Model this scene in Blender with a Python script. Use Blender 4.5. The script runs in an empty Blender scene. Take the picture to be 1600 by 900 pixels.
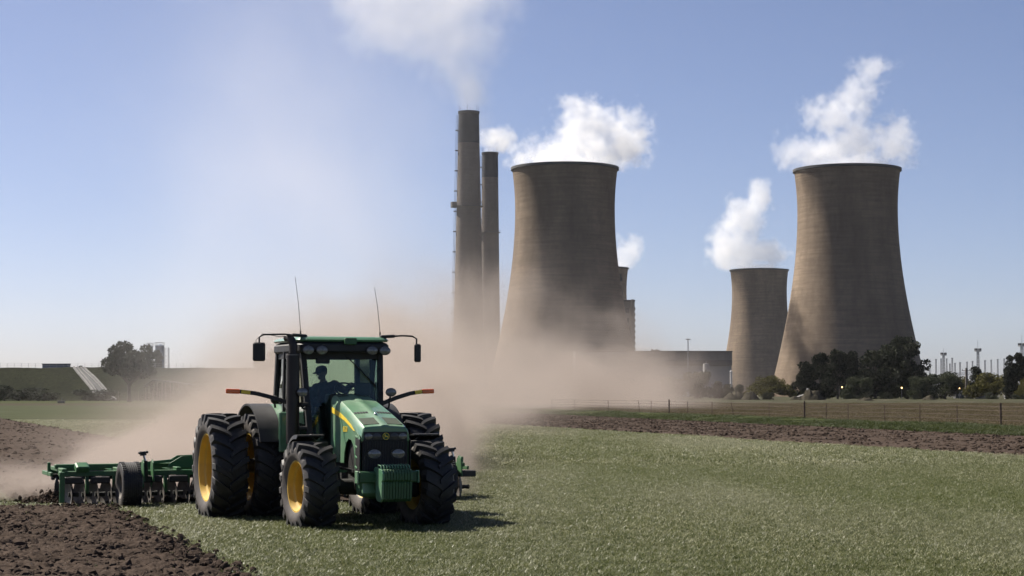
import bpy, math, random
import numpy as np
from mathutils import Vector, Matrix

random.seed(7)
RNG = np.random.default_rng(7)
SC = bpy.context.scene
COL = SC.collection
R = math.radians

# ------------------------------------------------------------------ camera
FPX = 2900.0                      # focal length in photo pixels (photo 1600 wide)
CAM_H = 2.33
PITCH = math.atan(163 / FPX)      # horizon at photo row 613
cam = bpy.data.cameras.new('camera')
cam.sensor_width = 36.0
cam.lens = 36.0 * FPX / 1600.0
cam.clip_start = 0.5
cam.clip_end = 30000
camo = bpy.data.objects.new('camera', cam)
COL.objects.link(camo)
camo.location = (0, 0, CAM_H)
camo.rotation_euler = (math.pi / 2 + PITCH, 0, 0)
SC.camera = camo

# ------------------------------------------------------------------ sky, sun, exposure
SUN_EL, SUN_AZ = 48.0, -57.0      # azimuth from +Y, negative = left
world = bpy.data.worlds.new('World')
SC.world = world
world.use_nodes = True
wn = world.node_tree
bg = wn.nodes['Background']
sky = wn.nodes.new('ShaderNodeTexSky')
sky.sky_type = 'NISHITA'
sky.sun_disc = False
sky.sun_elevation = R(SUN_EL)
sky.sun_rotation = R(SUN_AZ)
sky.altitude = 0
sky.air_density = 0.55
sky.dust_density = 0.9
sky.ozone_density = 1.0
wb = wn.nodes.new('ShaderNodeMix')          # one white balance for the whole sky
wb.data_type = 'RGBA'; wb.blend_type = 'MULTIPLY'
wb.inputs['Factor'].default_value = 1.0
wb.inputs[7].default_value = (1.02, 0.97, 1.04, 1)
wn.links.new(sky.outputs[0], wb.inputs[6])
wn.links.new(wb.outputs[2], bg.inputs['Color'])
bg.inputs['Strength'].default_value = 0.058

sun = bpy.data.lights.new('sun', 'SUN')
sun.energy = 5.0
sun.angle = R(0.5)
sun.color = (1.0, 0.93, 0.82)
suno = bpy.data.objects.new('sun', sun)
COL.objects.link(suno)
sd = Vector((math.sin(R(SUN_AZ)) * math.cos(R(SUN_EL)), math.cos(R(SUN_AZ)) * math.cos(R(SUN_EL)), math.sin(R(SUN_EL))))
suno.rotation_euler = sd.to_track_quat('Z', 'Y').to_euler()
suno.location = (-60, 40, 80)

SC.view_settings.view_transform = 'Standard'
SC.view_settings.look = 'None'
SC.view_settings.exposure = 1.0
SC.view_settings.gamma = 1.0
SC.view_settings.use_curve_mapping = False
cy = SC.cycles
cy.use_denoising = True
cy.use_adaptive_sampling = True
cy.adaptive_threshold = 0.02
cy.max_bounces = 8
cy.diffuse_bounces = 3
cy.glossy_bounces = 3
cy.transmission_bounces = 4
cy.transparent_max_bounces = 16
cy.volume_bounces = 3
cy.volume_step_rate = 1.0
cy.volume_preview_step_rate = 1.0
cy.volume_max_steps = 256
cy.sample_clamp_indirect = 6.0


def at(px, py, Y):
    """photo pixel -> world point at depth Y"""
    a = (px - 800) / FPX
    b = (450 - py) / FPX
    d = Vector((a, math.cos(PITCH) - b * math.sin(PITCH), math.sin(PITCH) + b * math.cos(PITCH)))
    return Vector((0, 0, CAM_H)) + d * (Y / d.y)


def gx(px, Y):
    return (px - 800) / FPX * Y


# ------------------------------------------------------------------ numpy noise
def _hash(ix, iy, seed):
    h = (ix.astype(np.int64) * 374761393 + iy.astype(np.int64) * 668265263 + seed * 1442695041) & 0x7fffffff
    h = ((h ^ (h >> 13)) * 1274126177) & 0x7fffffff
    return ((h ^ (h >> 16)) & 0xffff) / 65535.0


def vnoise(x, y, seed=0):
    ix = np.floor(x); iy = np.floor(y)
    fx = x - ix; fy = y - iy
    fx = fx * fx * (3 - 2 * fx); fy = fy * fy * (3 - 2 * fy)
    a = _hash(ix, iy, seed); b = _hash(ix + 1, iy, seed)
    c = _hash(ix, iy + 1, seed); d = _hash(ix + 1, iy + 1, seed)
    return (a * (1 - fx) + b * fx) * (1 - fy) + (c * (1 - fx) + d * fx) * fy


def fbm(x, y, o=4, seed=0):
    s = 0; a = 0.5
    for i in range(o):
        s = s + a * vnoise(x * 2 ** i, y * 2 ** i, seed + i * 17)
        a *= 0.5
    return s / (1 - 0.5 ** o)


# ------------------------------------------------------------------ materials
def nmat(name):
    m = bpy.data.materials.new(name)
    m.use_nodes = True
    nt = m.node_tree
    b = nt.nodes['Principled BSDF']
    return m, nt, b


def ramp(nt, fac, stops):
    r = nt.nodes.new('ShaderNodeValToRGB')
    e = r.color_ramp.elements
    while len(e) < len(stops):
        e.new(0.5)
    for i, (p, c) in enumerate(stops):
        e[i].position = p
        e[i].color = (*c, 1)
    nt.links.new(fac, r.inputs[0])
    return r.outputs[0]


def noise_node(nt, scale, detail=4, rough=0.55, coord='Object', stretch=None, dist=0.0):
    n = nt.nodes.new('ShaderNodeTexNoise')
    n.inputs['Scale'].default_value = scale
    n.inputs['Detail'].default_value = detail
    n.inputs['Roughness'].default_value = rough
    n.inputs['Distortion'].default_value = dist
    if coord == 'World':
        g = nt.nodes.new('ShaderNodeNewGeometry')
        src = g.outputs['Position']
    else:
        t = nt.nodes.new('ShaderNodeTexCoord')
        src = t.outputs[coord]
    if stretch:
        mp = nt.nodes.new('ShaderNodeMapping')
        mp.inputs['Scale'].default_value = stretch[:3]
        if len(stretch) > 3:
            mp.inputs['Rotation'].default_value = (0, 0, stretch[3])
        nt.links.new(src, mp.inputs[0])
        src = mp.outputs[0]
    nt.links.new(src, n.inputs['Vector'])
    return n.outputs['Fac']


def mix(nt, fac, a, b, blend='MIX'):
    m = nt.nodes.new('ShaderNodeMix')
    m.data_type = 'RGBA'
    m.blend_type = blend
    for sock, v in ((m.inputs['Factor'], fac), (m.inputs[6], a), (m.inputs[7], b)):
        if isinstance(v, (int, float)):
            sock.default_value = v
        elif isinstance(v, tuple):
            sock.default_value = (*v, 1)
        else:
            nt.links.new(v, sock)
    return m.outputs[2]


def bump(nt, b, h, strength, dist):
    n = nt.nodes.new('ShaderNodeBump')
    n.inputs['Strength'].default_value = strength
    n.inputs['Distance'].default_value = dist
    nt.links.new(h, n.inputs['Height'])
    nt.links.new(n.outputs[0], b.inputs['Normal'])


def simple(name, col, rough=0.5, metal=0.0, var=0.25, scale=6.0, coat=0.0, spec=0.5, bmp=0.0, dust=0.0, dustcol=(0.2, 0.16, 0.12), coord='Object'):
    m, nt, b = nmat(name)
    f = noise_node(nt, scale, 5, coord=coord)
    lo = tuple(c * (1 - var) for c in col)
    hi = tuple(min(1, c * (1 + var)) for c in col)
    c = ramp(nt, f, [(0.3, lo), (0.7, hi)])
    if dust > 0:
        f2 = noise_node(nt, scale * 0.6, 6, 0.65, coord=coord)
        r2 = ramp(nt, f2, [(0.35, (0, 0, 0)), (0.8, (dust, dust, dust))])
        c = mix(nt, r2, c, dustcol)
        rr = ramp(nt, f2, [(0.35, (rough,) * 3), (0.8, (min(1, rough + 0.3),) * 3)])
        nt.links.new(rr, b.inputs['Roughness'])
    else:
        b.inputs['Roughness'].default_value = rough
    nt.links.new(c, b.inputs['Base Color'])
    b.inputs['Metallic'].default_value = metal
    b.inputs['Coat Weight'].default_value = coat
    b.inputs['Specular IOR Level'].default_value = spec
    if bmp:
        bump(nt, b, noise_node(nt, scale * 4, 5, coord=coord), 0.6, bmp)
    return m


M = {}
M['green'] = simple('green_paint', (0.075, 0.20, 0.105), 0.36, coat=0.6, var=0.1, scale=2.5, dust=0.5, dustcol=(0.27, 0.29, 0.22))  # the pale dust tone also paints in the sky's sheen on the hood
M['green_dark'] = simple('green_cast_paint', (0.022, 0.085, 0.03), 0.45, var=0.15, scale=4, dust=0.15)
M['harrow_green'] = simple('implement_green_paint', (0.016, 0.10, 0.028), 0.45, var=0.15, scale=3, dust=0.3)
M['yellow'] = simple('yellow_paint', (0.50, 0.32, 0.035), 0.42, var=0.12, scale=3, dust=0.45, dustcol=(0.24, 0.18, 0.11))
M['decal'] = simple('yellow_decal', (0.75, 0.55, 0.05), 0.4, var=0.03)
M['black'] = simple('black_plastic', (0.012, 0.012, 0.013), 0.5, var=0.2, scale=5, dust=0.12, dustcol=(0.09, 0.075, 0.065))
M['grille'] = simple('black_grille', (0.008, 0.008, 0.009), 0.6, var=0.2, scale=20)
M['cast'] = simple('dark_casting', (0.012, 0.014, 0.012), 0.65, var=0.3, scale=6, dust=0.2, dustcol=(0.05, 0.042, 0.035))
M['exhaust'] = simple('brown_exhaust_steel', (0.022, 0.016, 0.014), 0.45, metal=0.3, var=0.25, scale=3)
M['chrome'] = simple('chrome_rod', (0.6, 0.6, 0.62), 0.2, metal=1.0, var=0.05)
M['steel'] = simple('worn_steel', (0.14, 0.13, 0.12), 0.5, metal=0.5, var=0.3, scale=8, dust=0.6, dustcol=(0.075, 0.058, 0.046))
M['lampglass'] = simple('lamp_glass', (0.13, 0.125, 0.12), 0.12, var=0.3, scale=25, coat=1.0)
M['lampgrey'] = simple('grey_lamp_body', (0.05, 0.05, 0.052), 0.4, var=0.2)
M['orange'] = simple('orange_lens', (0.75, 0.12, 0.01), 0.2, var=0.1, coat=0.6)
M['cloth'] = simple('navy_work_cloth', (0.014, 0.018, 0.028), 0.85, var=0.35, scale=10)
M['trouser'] = simple('dark_trouser_cloth', (0.012, 0.013, 0.016), 0.9, var=0.3, scale=10)
M['cap'] = simple('dark_cap_cloth', (0.012, 0.013, 0.018), 0.85, var=0.2, scale=15)
M['skin'] = simple('skin', (0.09, 0.05, 0.034), 0.55, var=0.12, scale=20)
M['seat'] = simple('seat_fabric', (0.02, 0.022, 0.02), 0.9, var=0.3, scale=12)

# tyre rubber with dust lying on the sidewall
def tyre_mat(name, dust):
    m, nt, b = nmat(name)
    f = noise_node(nt, 5, 6, 0.6)
    c = ramp(nt, f, [(0.35, (0.010, 0.010, 0.011)), (0.62, (0.020, 0.019, 0.019)), (0.8, (0.05, 0.043, 0.037))])
    at_ = nt.nodes.new('ShaderNodeAttribute')
    at_.attribute_name = 'side'
    f2 = noise_node(nt, 9, 6, 0.7)
    mm = nt.nodes.new('ShaderNodeMath'); mm.operation = 'MULTIPLY'
    nt.links.new(at_.outputs['Fac'], mm.inputs[0])
    nt.links.new(ramp(nt, f2, [(0.3, (0.35,) * 3), (0.7, (1, 1, 1))]), mm.inputs[1])
    c = mix(nt, mm.outputs[0], c, dust)
    nt.links.new(c, b.inputs['Base Color'])
    b.inputs['Roughness'].default_value = 0.62
    bump(nt, b, noise_node(nt, 60, 4), 0.3, 0.004)
    return m
M['tyre'] = tyre_mat('tyre_rubber', (0.085, 0.072, 0.063))


def glass_mat(name, tint, refl=0.06):
    m, nt, b = nmat(name)
    nt.nodes.remove(b)
    out = nt.nodes['Material Output']
    t = nt.nodes.new('ShaderNodeBsdfTransparent')
    t.inputs[0].default_value = (*tint, 1)
    g = nt.nodes.new('ShaderNodeBsdfGlossy')
    g.inputs['Roughness'].default_value = 0.03
    g.inputs[0].default_value = (0.9, 0.95, 0.93, 1)
    fr = nt.nodes.new('ShaderNodeFresnel')
    fr.inputs[0].default_value = 1.45
    mx = nt.nodes.new('ShaderNodeMixShader')
    nt.links.new(fr.outputs[0], mx.inputs[0])
    nt.links.new(t.outputs[0], mx.inputs[1])
    nt.links.new(g.outputs[0], mx.inputs[2])
    nt.links.new(mx.outputs[0], out.inputs['Surface'])
    return m
M['glass'] = glass_mat('tinted_cab_glass', (0.80, 0.90, 0.84))


# ------------------------------------------------------------------ mesh builder
class MB:
    def __init__(self):
        self.v = []; self.f = []; self.mi = []
        self.m = 0

    def add(self, vs, fs):
        o = len(self.v)
        self.v += [tuple(p) for p in vs]
        self.f += [tuple(i + o for i in f) for f in fs]
        self.mi += [self.m] * len(fs)
        return self

    def box(self, c, s, b=0.0, rot=None):
        """box of centre c and size s; b = chamfer"""
        hx, hy, hz = s[0] / 2, s[1] / 2, s[2] / 2
        if b <= 0:
            vs = [Vector((x * hx, y * hy, z * hz)) for x in (-1, 1) for y in (-1, 1) for z in (-1, 1)]
            fs = [(0, 1, 3, 2), (4, 6, 7, 5), (0, 4, 5, 1), (2, 3, 7, 6), (0, 2, 6, 4), (1, 5, 7, 3)]
        else:
            b = min(b, hx * .95, hy * .95, hz * .95)
            vs = []; idx = {}
            for x in (-1, 1):
                for y in (-1, 1):
                    for z in (-1, 1):
                        for ax in range(3):
                            p = [x * (hx - b), y * (hy - b), z * (hz - b)]
                            p[ax] = (x * hx, y * hy, z * hz)[ax]
                            idx[(x, y, z, ax)] = len(vs)
                            vs.append(Vector(p))
            fs = []
            for ax in range(3):
                a1, a2 = (ax + 1) % 3, (ax + 2) % 3
                for s_ in (-1, 1):
                    q = []
                    for u, w in ((-1, -1), (1, -1), (1, 1), (-1, 1)):
                        k = [0, 0, 0]; k[ax] = s_; k[a1] = u; k[a2] = w
                        q.append(idx[(*k, ax)])
                    fs.append(tuple(q if s_ > 0 else q[::-1]))
            for ax in range(3):            # edges along axis ax
                a1, a2 = (ax + 1) % 3, (ax + 2) % 3
                for u in (-1, 1):
                    for w in (-1, 1):
                        k0 = [0, 0, 0]; k0[ax] = -1; k0[a1] = u; k0[a2] = w
                        k1 = list(k0); k1[ax] = 1
                        q = [idx[(*k0, a1)], idx[(*k1, a1)], idx[(*k1, a2)], idx[(*k0, a2)]]
                        fs.append(tuple(q if u * w < 0 else q[::-1]))
            for x in (-1, 1):
                for y in (-1, 1):
                    for z in (-1, 1):
                        q = [idx[(x, y, z, 0)], idx[(x, y, z, 1)], idx[(x, y, z, 2)]]
                        fs.append(tuple(q if x * y * z > 0 else q[::-1]))
        if rot is not None:
            vs = [rot @ p for p in vs]
        c = Vector(c)
        return self.add([p + c for p in vs], fs)

    def tube(self, pts, r, n=8, cap=True):
        pts = [Vector(p) for p in pts]
        if not isinstance(r, (list, tuple)):
            r = [r] * len(pts)
        vs = []; fs = []
        up = None
        for i, p in enumerate(pts):
            d = (pts[min(i + 1, len(pts) - 1)] - pts[max(i - 1, 0)])
            if d.length < 1e-9:
                d = Vector((0, 0, 1))
            d.normalize()
            if up is None:
                up = Vector((0, 0, 1)) if abs(d.z) < 0.9 else Vector((1, 0, 0))
            a = d.cross(up)
            if a.length < 1e-6:
                a = d.orthogonal()
            a.normalize()
            up = a.cross(d).normalized()
            for k in range(n):
                t = 2 * math.pi * k / n
                vs.append(p + (a * math.cos(t) + up * math.sin(t)) * r[i])
        for i in range(len(pts) - 1):
            for k in range(n):
                k2 = (k + 1) % n
                fs.append((i * n + k, i * n + k2, (i + 1) * n + k2, (i + 1) * n + k))
        if cap:
            fs.append(tuple(range(n))[::-1])
            fs.append(tuple((len(pts) - 1) * n + k for k in range(n)))
        return self.add(vs, fs)

    def bar(self, a, b, w, h, up=(0, 0, 1)):
        """rectangular bar from a to b, width w (sideways), height h (along up)"""
        a = Vector(a); b = Vector(b)
        d = (b - a).normalized()
        u = Vector(up)
        s = d.cross(u)
        if s.length < 1e-6:
            s = d.orthogonal()
        s.normalize()
        u = s.cross(d).normalized()
        vs = []
        for p in (a, b):
            for x, y in ((-1, -1), (1, -1), (1, 1), (-1, 1)):
                vs.append(p + s * (x * w / 2) + u * (y * h / 2))
        return self.add(vs, [(3, 2, 1, 0), (4, 5, 6, 7), (0, 1, 5, 4), (1, 2, 6, 5), (2, 3, 7, 6), (3, 0, 4, 7)])

    def lathe(self, prof, n=32, c=(0, 0, 0), axis='z', close=False):
        """prof: [(radius, along)]"""
        vs = []; fs = []
        c = Vector(c)
        for r_, a in prof:
            for k in range(n):
                t = 2 * math.pi * k / n
                x, y = r_ * math.cos(t), r_ * math.sin(t)
                p = {'z': (x, y, a), 'y': (y, a, x), 'x': (a, x, y)}[axis]
                vs.append(c + Vector(p))
        m = len(prof)
        for i in range(m if close else m - 1):
            j = (i + 1) % m
            for k in range(n):
                k2 = (k + 1) % n
                fs.append((i * n + k, i * n + k2, j * n + k2, j * n + k))
        return self.add(vs, fs)

    def prism(self, poly, axis, a, b):
        """extrude a 2-D polygon along axis from a to b. axis y: poly=(x,z); x: (y,z); z: (x,y)"""
        n = len(poly)
        def p3(p, t):
            return {'y': (p[0], t, p[1]), 'x': (t, p[0], p[1]), 'z': (p[0], p[1], t)}[axis]
        vs = [p3(p, a) for p in poly] + [p3(p, b) for p in poly]
        fs = [tuple(range(n)), tuple(range(2 * n - 1, n - 1, -1))]
        for i in range(n):
            j = (i + 1) % n
            fs.append((i, n + i, n + j, j))
        return self.add(vs, fs)

    def loft(self, secs, closed=True, caps=True):
        n = len(secs[0])
        vs = [p for s in secs for p in s]
        fs = []
        for i in range(len(secs) - 1):
            for k in range(n if closed else n - 1):
                k2 = (k + 1) % n
                fs.append((i * n + k, i * n + k2, (i + 1) * n + k2, (i + 1) * n + k))
        if caps and closed:
            fs.append(tuple(range(n))[::-1])
            fs.append(tuple((len(secs) - 1) * n + k for k in range(n)))
        return self.add(vs, fs)

    def ball(self, c, r, nu=12, nv=8):
        if not isinstance(r, (tuple, list)):
            r = (r, r, r)
        vs = [(c[0], c[1], c[2] - r[2])]
        for i in range(1, nv):
            ph = -math.pi / 2 + math.pi * i / nv
            for k in range(nu):
                t = 2 * math.pi * k / nu
                vs.append((c[0] + r[0] * math.cos(ph) * math.cos(t), c[1] + r[1] * math.cos(ph) * math.sin(t), c[2] + r[2] * math.sin(ph)))
        vs.append((c[0], c[1], c[2] + r[2]))
        fs = []
        for k in range(nu):
            fs.append((0, 1 + (k + 1) % nu, 1 + k))
        for i in range(nv - 2):
            for k in range(nu):
                a = 1 + i * nu
                fs.append((a + k, a + (k + 1) % nu, a + nu + (k + 1) % nu, a + nu + k))
        l = len(vs) - 1
        a = 1 + (nv - 2) * nu
        for k in range(nu):
            fs.append((a + k, a + (k + 1) % nu, l))
        return self.add(vs, fs)

    def mesh(self, name, mats, smooth=35, normals=True):
        me = bpy.data.meshes.new(name)
        me.from_pydata(self.v, [], self.f)
        if not isinstance(mats, (list, tuple)):
            mats = [mats]
        for m_ in mats:
            me.materials.append(m_)
        if len(mats) > 1:
            me.polygons.foreach_set('material_index', self.mi)
        if normals:
            import bmesh
            bm = bmesh.new(); bm.from_mesh(me)
            bmesh.ops.recalc_face_normals(bm, faces=bm.faces)
            bm.to_mesh(me); bm.free()
        if smooth:
            me.shade_smooth()
            me.set_sharp_from_angle(angle=R(smooth))
        me.update()
        return me

    def build(self, name, mats, parent=None, smooth=35, bevel=0.0):
        o = bpy.data.objects.new(name, self.mesh(name, mats, smooth))
        COL.objects.link(o)
        if parent:
            o.parent = parent
        if bevel:
            b = o.modifiers.new('bevel', 'BEVEL')
            b.width = bevel; b.segments = 2; b.limit_method = 'ANGLE'; b.angle_limit = R(40)
        return o


def tag(o, label=None, cat=None, group=None, kind=None):
    if label: o['label'] = label
    if cat: o['category'] = cat
    if group: o['group'] = group
    if kind: o['kind'] = kind
    return o


def empty(name, loc=(0, 0, 0), rz=0):
    o = bpy.data.objects.new(name, None)
    o.empty_display_size = 0.2
    COL.objects.link(o)
    o.location = loc
    o.rotation_euler = (0, 0, rz)
    return o


def link(name, me, parent=None, loc=(0, 0, 0), rot=(0, 0, 0), scl=(1, 1, 1)):
    o = bpy.data.objects.new(name, me)
    COL.objects.link(o)
    o.location = loc; o.rotation_euler = rot; o.scale = scl
    if parent:
        o.parent = parent
    return o

# ------------------------------------------------------------------ scatter and volume helpers
def scatter(name, pts, scl, rz, idx, protos, label, cat, tilt=0.0):
    """points as vertices, alike small meshes instanced on them (uncountable stuff)"""
    me = bpy.data.meshes.new(name)
    n = len(pts)
    me.vertices.add(n)
    me.vertices.foreach_set('co', np.asarray(pts, dtype=np.float32).ravel())
    rot = np.zeros((n, 3), dtype=np.float32)
    rot[:, 2] = rz
    rot[:, 0] = RNG.normal(0, tilt, n) if tilt else 0
    rot[:, 1] = RNG.normal(0, tilt, n) if tilt else 0
    a = me.attributes.new('scl', 'FLOAT', 'POINT'); a.data.foreach_set('value', np.asarray(scl, dtype=np.float32))
    a = me.attributes.new('rot', 'FLOAT_VECTOR', 'POINT'); a.data.foreach_set('vector', rot.ravel())
    a = me.attributes.new('idx', 'INT', 'POINT'); a.data.foreach_set('value', np.asarray(idx, dtype=np.int32))
    o = bpy.data.objects.new(name, me)
    COL.objects.link(o)
    g = bpy.data.node_groups.new(name + '_scatter', 'GeometryNodeTree')
    g.interface.new_socket('Geometry', in_out='INPUT', socket_type='NodeSocketGeometry')
    g.interface.new_socket('Geometry', in_out='OUTPUT', socket_type='NodeSocketGeometry')
    N = g.nodes
    gi = N.new('NodeGroupInput'); go = N.new('NodeGroupOutput')
    iop = N.new('GeometryNodeInstanceOnPoints')
    iop.inputs['Pick Instance'].default_value = True
    gti = N.new('GeometryNodeGeometryToInstance')
    for p in reversed(protos):
        oi = N.new('GeometryNodeObjectInfo')
        oi.inputs['Object'].default_value = p
        g.links.new(oi.outputs['Geometry'], gti.inputs[0])
    def attr(nm, dt):
        x = N.new('GeometryNodeInputNamedAttribute')
        x.data_type = dt
        x.inputs['Name'].default_value = nm
        return [s for s in x.outputs if s.enabled and s.name == 'Attribute'][0]
    g.links.new(gi.outputs[0], iop.inputs['Points'])
    g.links.new(gti.outputs[0], iop.inputs['Instance'])
    g.links.new(attr('idx', 'INT'), iop.inputs['Instance Index'])
    g.links.new(attr('rot', 'FLOAT_VECTOR'), iop.inputs['Rotation'])
    g.links.new(attr('scl', 'FLOAT'), iop.inputs['Scale'])
    g.links.new(iop.outputs[0], go.inputs[0])
    md = o.modifiers.new('scatter', 'NODES')
    md.node_group = g
    tag(o, label, cat, kind='stuff')
    return o


def proto(name, mb, mat, smooth=35):
    me = mb.mesh(name, mat, smooth, normals=False)
    if hasattr(mb, 'bl'):                        # one random value for each blade
        a = me.attributes.new('bl', 'FLOAT', 'POINT'); a.data.foreach_set('value', mb.bl)
    return bpy.data.objects.new(name, me)


class Ex:
    """tiny expression wrapper round geometry-node math"""
    g = None
    def __init__(s, sock): s.s = sock
    @staticmethod
    def _m(op, *a, clamp=False):
        n = Ex.g.nodes.new('ShaderNodeMath'); n.operation = op; n.use_clamp = clamp
        for i, x in enumerate(a):
            if isinstance(x, Ex): Ex.g.links.new(x.s, n.inputs[i])
            else: n.inputs[i].default_value = x
        return Ex(n.outputs[0])
    def __add__(s, o): return Ex._m('ADD', s, o)
    __radd__ = __add__
    def __sub__(s, o): return Ex._m('SUBTRACT', s, o)
    def __rsub__(s, o): return Ex._m('SUBTRACT', o, s)
    def __mul__(s, o): return Ex._m('MULTIPLY', s, o)
    __rmul__ = __mul__
    def __truediv__(s, o): return Ex._m('DIVIDE', s, o)
    def __rtruediv__(s, o): return Ex._m('DIVIDE', o, s)
    def max(s, o): return Ex._m('MAXIMUM', s, o)
    def min(s, o): return Ex._m('MINIMUM', s, o)
    def smax(s, o, k): return Ex._m('SMOOTH_MAX', s, o, k)
    def exp(s): return Ex._m('EXPONENT', s)
    def pow(s, o): return Ex._m('POWER', s, o)
    def sqrt(s): return Ex._m('SQRT', s)
    def step(s, lo, hi):
        n = Ex.g.nodes.new('ShaderNodeMapRange'); n.interpolation_type = 'SMOOTHSTEP'
        Ex.g.links.new(s.s, n.inputs[0])
        for i, x in ((1, lo), (2, hi)):
            if isinstance(x, Ex): Ex.g.links.new(x.s, n.inputs[i])
            else: n.inputs[i].default_value = x
        return Ex(n.outputs[0])


def vol_noise(vec, scale, detail=5, rough=0.55, stretch=(1, 1, 1), offset=(0, 0, 0), color=False):
    g = Ex.g
    mp = g.nodes.new('ShaderNodeVectorMath'); mp.operation = 'MULTIPLY_ADD'
    g.links.new(vec, mp.inputs[0]); mp.inputs[1].default_value = stretch; mp.inputs[2].default_value = offset
    n = g.nodes.new('ShaderNodeTexNoise')
    n.inputs['Scale'].default_value = scale; n.inputs['Detail'].default_value = detail; n.inputs['Roughness'].default_value = rough
    g.links.new(mp.outputs[0], n.inputs['Vector'])
    return n.outputs['Color'] if color else Ex(n.outputs['Fac'])


def volume(name, lo, hi, vox, fn, col, dens, aniso, label, cat, step=1.0, group=None):
    """a cloud held in a density grid; fn(vec_socket, x, y, z) -> Ex density 0..1 in world metres"""
    me = bpy.data.meshes.new(name)
    me.from_pydata([lo, hi], [], [])
    o = bpy.data.objects.new(name, me)
    COL.objects.link(o)
    g = bpy.data.node_groups.new(name + '_cloud', 'GeometryNodeTree')
    g.interface.new_socket('Geometry', in_out='INPUT', socket_type='NodeSocketGeometry')
    g.interface.new_socket('Geometry', in_out='OUTPUT', socket_type='NodeSocketGeometry')
    Ex.g = g
    g.nodes.new('NodeGroupInput'); go = g.nodes.new('NodeGroupOutput')
    pos = g.nodes.new('GeometryNodeInputPosition')
    sp = g.nodes.new('ShaderNodeSeparateXYZ')
    g.links.new(pos.outputs[0], sp.inputs[0])
    d = fn(pos.outputs[0], Ex(sp.outputs[0]), Ex(sp.outputs[1]), Ex(sp.outputs[2]))
    vc = g.nodes.new('GeometryNodeVolumeCube')
    vc.inputs['Min'].default_value = lo; vc.inputs['Max'].default_value = hi
    for i, ax in enumerate('XYZ'):
        vc.inputs['Resolution ' + ax].default_value = max(8, int((hi[i] - lo[i]) / (vox[i] if isinstance(vox, tuple) else vox)))
    g.links.new(d.s, vc.inputs['Density'])
    m = bpy.data.materials.new(name)
    m.use_nodes = True
    nt = m.node_tree
    nt.nodes.remove(nt.nodes['Principled BSDF'])
    pv = nt.nodes.new('ShaderNodeVolumePrincipled')
    pv.inputs['Color'].default_value = (*col, 1)
    pv.inputs['Density'].default_value = dens
    pv.inputs['Anisotropy'].default_value = aniso
    nt.links.new(pv.outputs[0], nt.nodes['Material Output'].inputs['Volume'])
    m.cycles.volume_step_rate = step if hasattr(m.cycles, 'volume_step_rate') else 1.0
    me.materials.append(m)
    sm = g.nodes.new('GeometryNodeSetMaterial')
    sm.inputs['Material'].default_value = m
    g.links.new(vc.outputs[0], sm.inputs[0])
    g.links.new(sm.outputs[0], go.inputs[0])
    md = o.modifiers.new('cloud', 'NODES'); md.node_group = g
    tag(o, label, cat, group, kind='stuff')
    return o


def ell(x, y, z, c, r):
    """1 at the centre of an ellipsoid, 0 on its surface, negative outside"""
    a = (x - c[0]) / r[0]; b = (y - c[1]) / r[1]; d = (z - c[2]) / r[2]
    return 1.0 - (a * a + b * b + d * d).sqrt()


# ================================================================== THE SETTING
def ground_mat(name, stops, scale, rough=0.95, stretch=None, scale2=None, stops2=None, f2=0.5, bmp=0.0, bscale=8):
    m, nt, b = nmat(name)
    f = noise_node(nt, scale, 8, 0.65, 'World', stretch)
    c = ramp(nt, f, stops)
    if scale2:
        fb = noise_node(nt, scale2, 5, 0.6, 'World', stretch)
        c2 = ramp(nt, fb, stops2)
        c = mix(nt, f2, c, c2)
    nt.links.new(c, b.inputs['Base Color'])
    b.inputs['Roughness'].default_value = rough
    b.inputs['Specular IOR Level'].default_value = 0.04
    if bmp:
        bump(nt, b, noise_node(nt, bscale, 6, 0.7, 'World'), 0.9, bmp)
    return m

M['rough'] = ground_mat('rough_pasture', [(0.3, (0.03, 0.03, 0.018)), (0.5, (0.05, 0.05, 0.03)), (0.7, (0.085, 0.078, 0.055))], 0.4,
                        scale2=0.05, stops2=[(0.4, (0.03, 0.038, 0.015)), (0.6, (0.075, 0.068, 0.05))], bmp=0.5, bscale=1.2)
M['ground'] = ground_mat('rough_veld', [(0.3, (0.045, 0.042, 0.027)), (0.5, (0.075, 0.068, 0.045)), (0.7, (0.11, 0.098, 0.07))], 0.25,
                         scale2=0.02, stops2=[(0.35, (0.04, 0.05, 0.02)), (0.65, (0.10, 0.088, 0.065))])
M['crop_soil'] = ground_mat('crop_underlay', [(0.3, (0.014, 0.017, 0.007)), (0.7, (0.038, 0.045, 0.018))], 6.0,
                            scale2=0.12, stops2=[(0.35, (0.035, 0.046, 0.015)), (0.65, (0.07, 0.074, 0.04))])
SOIL = [(0.25, (0.026, 0.0188, 0.0145)), (0.5, (0.053, 0.038, 0.0295)), (0.75, (0.088, 0.065, 0.051))]
M['soil'] = ground_mat('tilled_soil', SOIL, 4.0, scale2=0.5, stops2=[(0.3, (0.037, 0.0275, 0.022)), (0.7, (0.064, 0.049, 0.040))], bmp=0.03, bscale=14)
M['stubble'] = ground_mat('stubble', [(0.3, (0.018, 0.013, 0.006)), (0.5, (0.042, 0.032, 0.015)), (0.7, (0.078, 0.062, 0.030))], 1.1,
                          scale2=0.09, stops2=[(0.35, (0.042, 0.030, 0.019)), (0.65, (0.052, 0.043, 0.019))], bmp=0.25, bscale=2.0)
M['verge'] = ground_mat('verge_grass', [(0.3, (0.026, 0.032, 0.010)), (0.7, (0.055, 0.064, 0.022))], 1.5)
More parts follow.
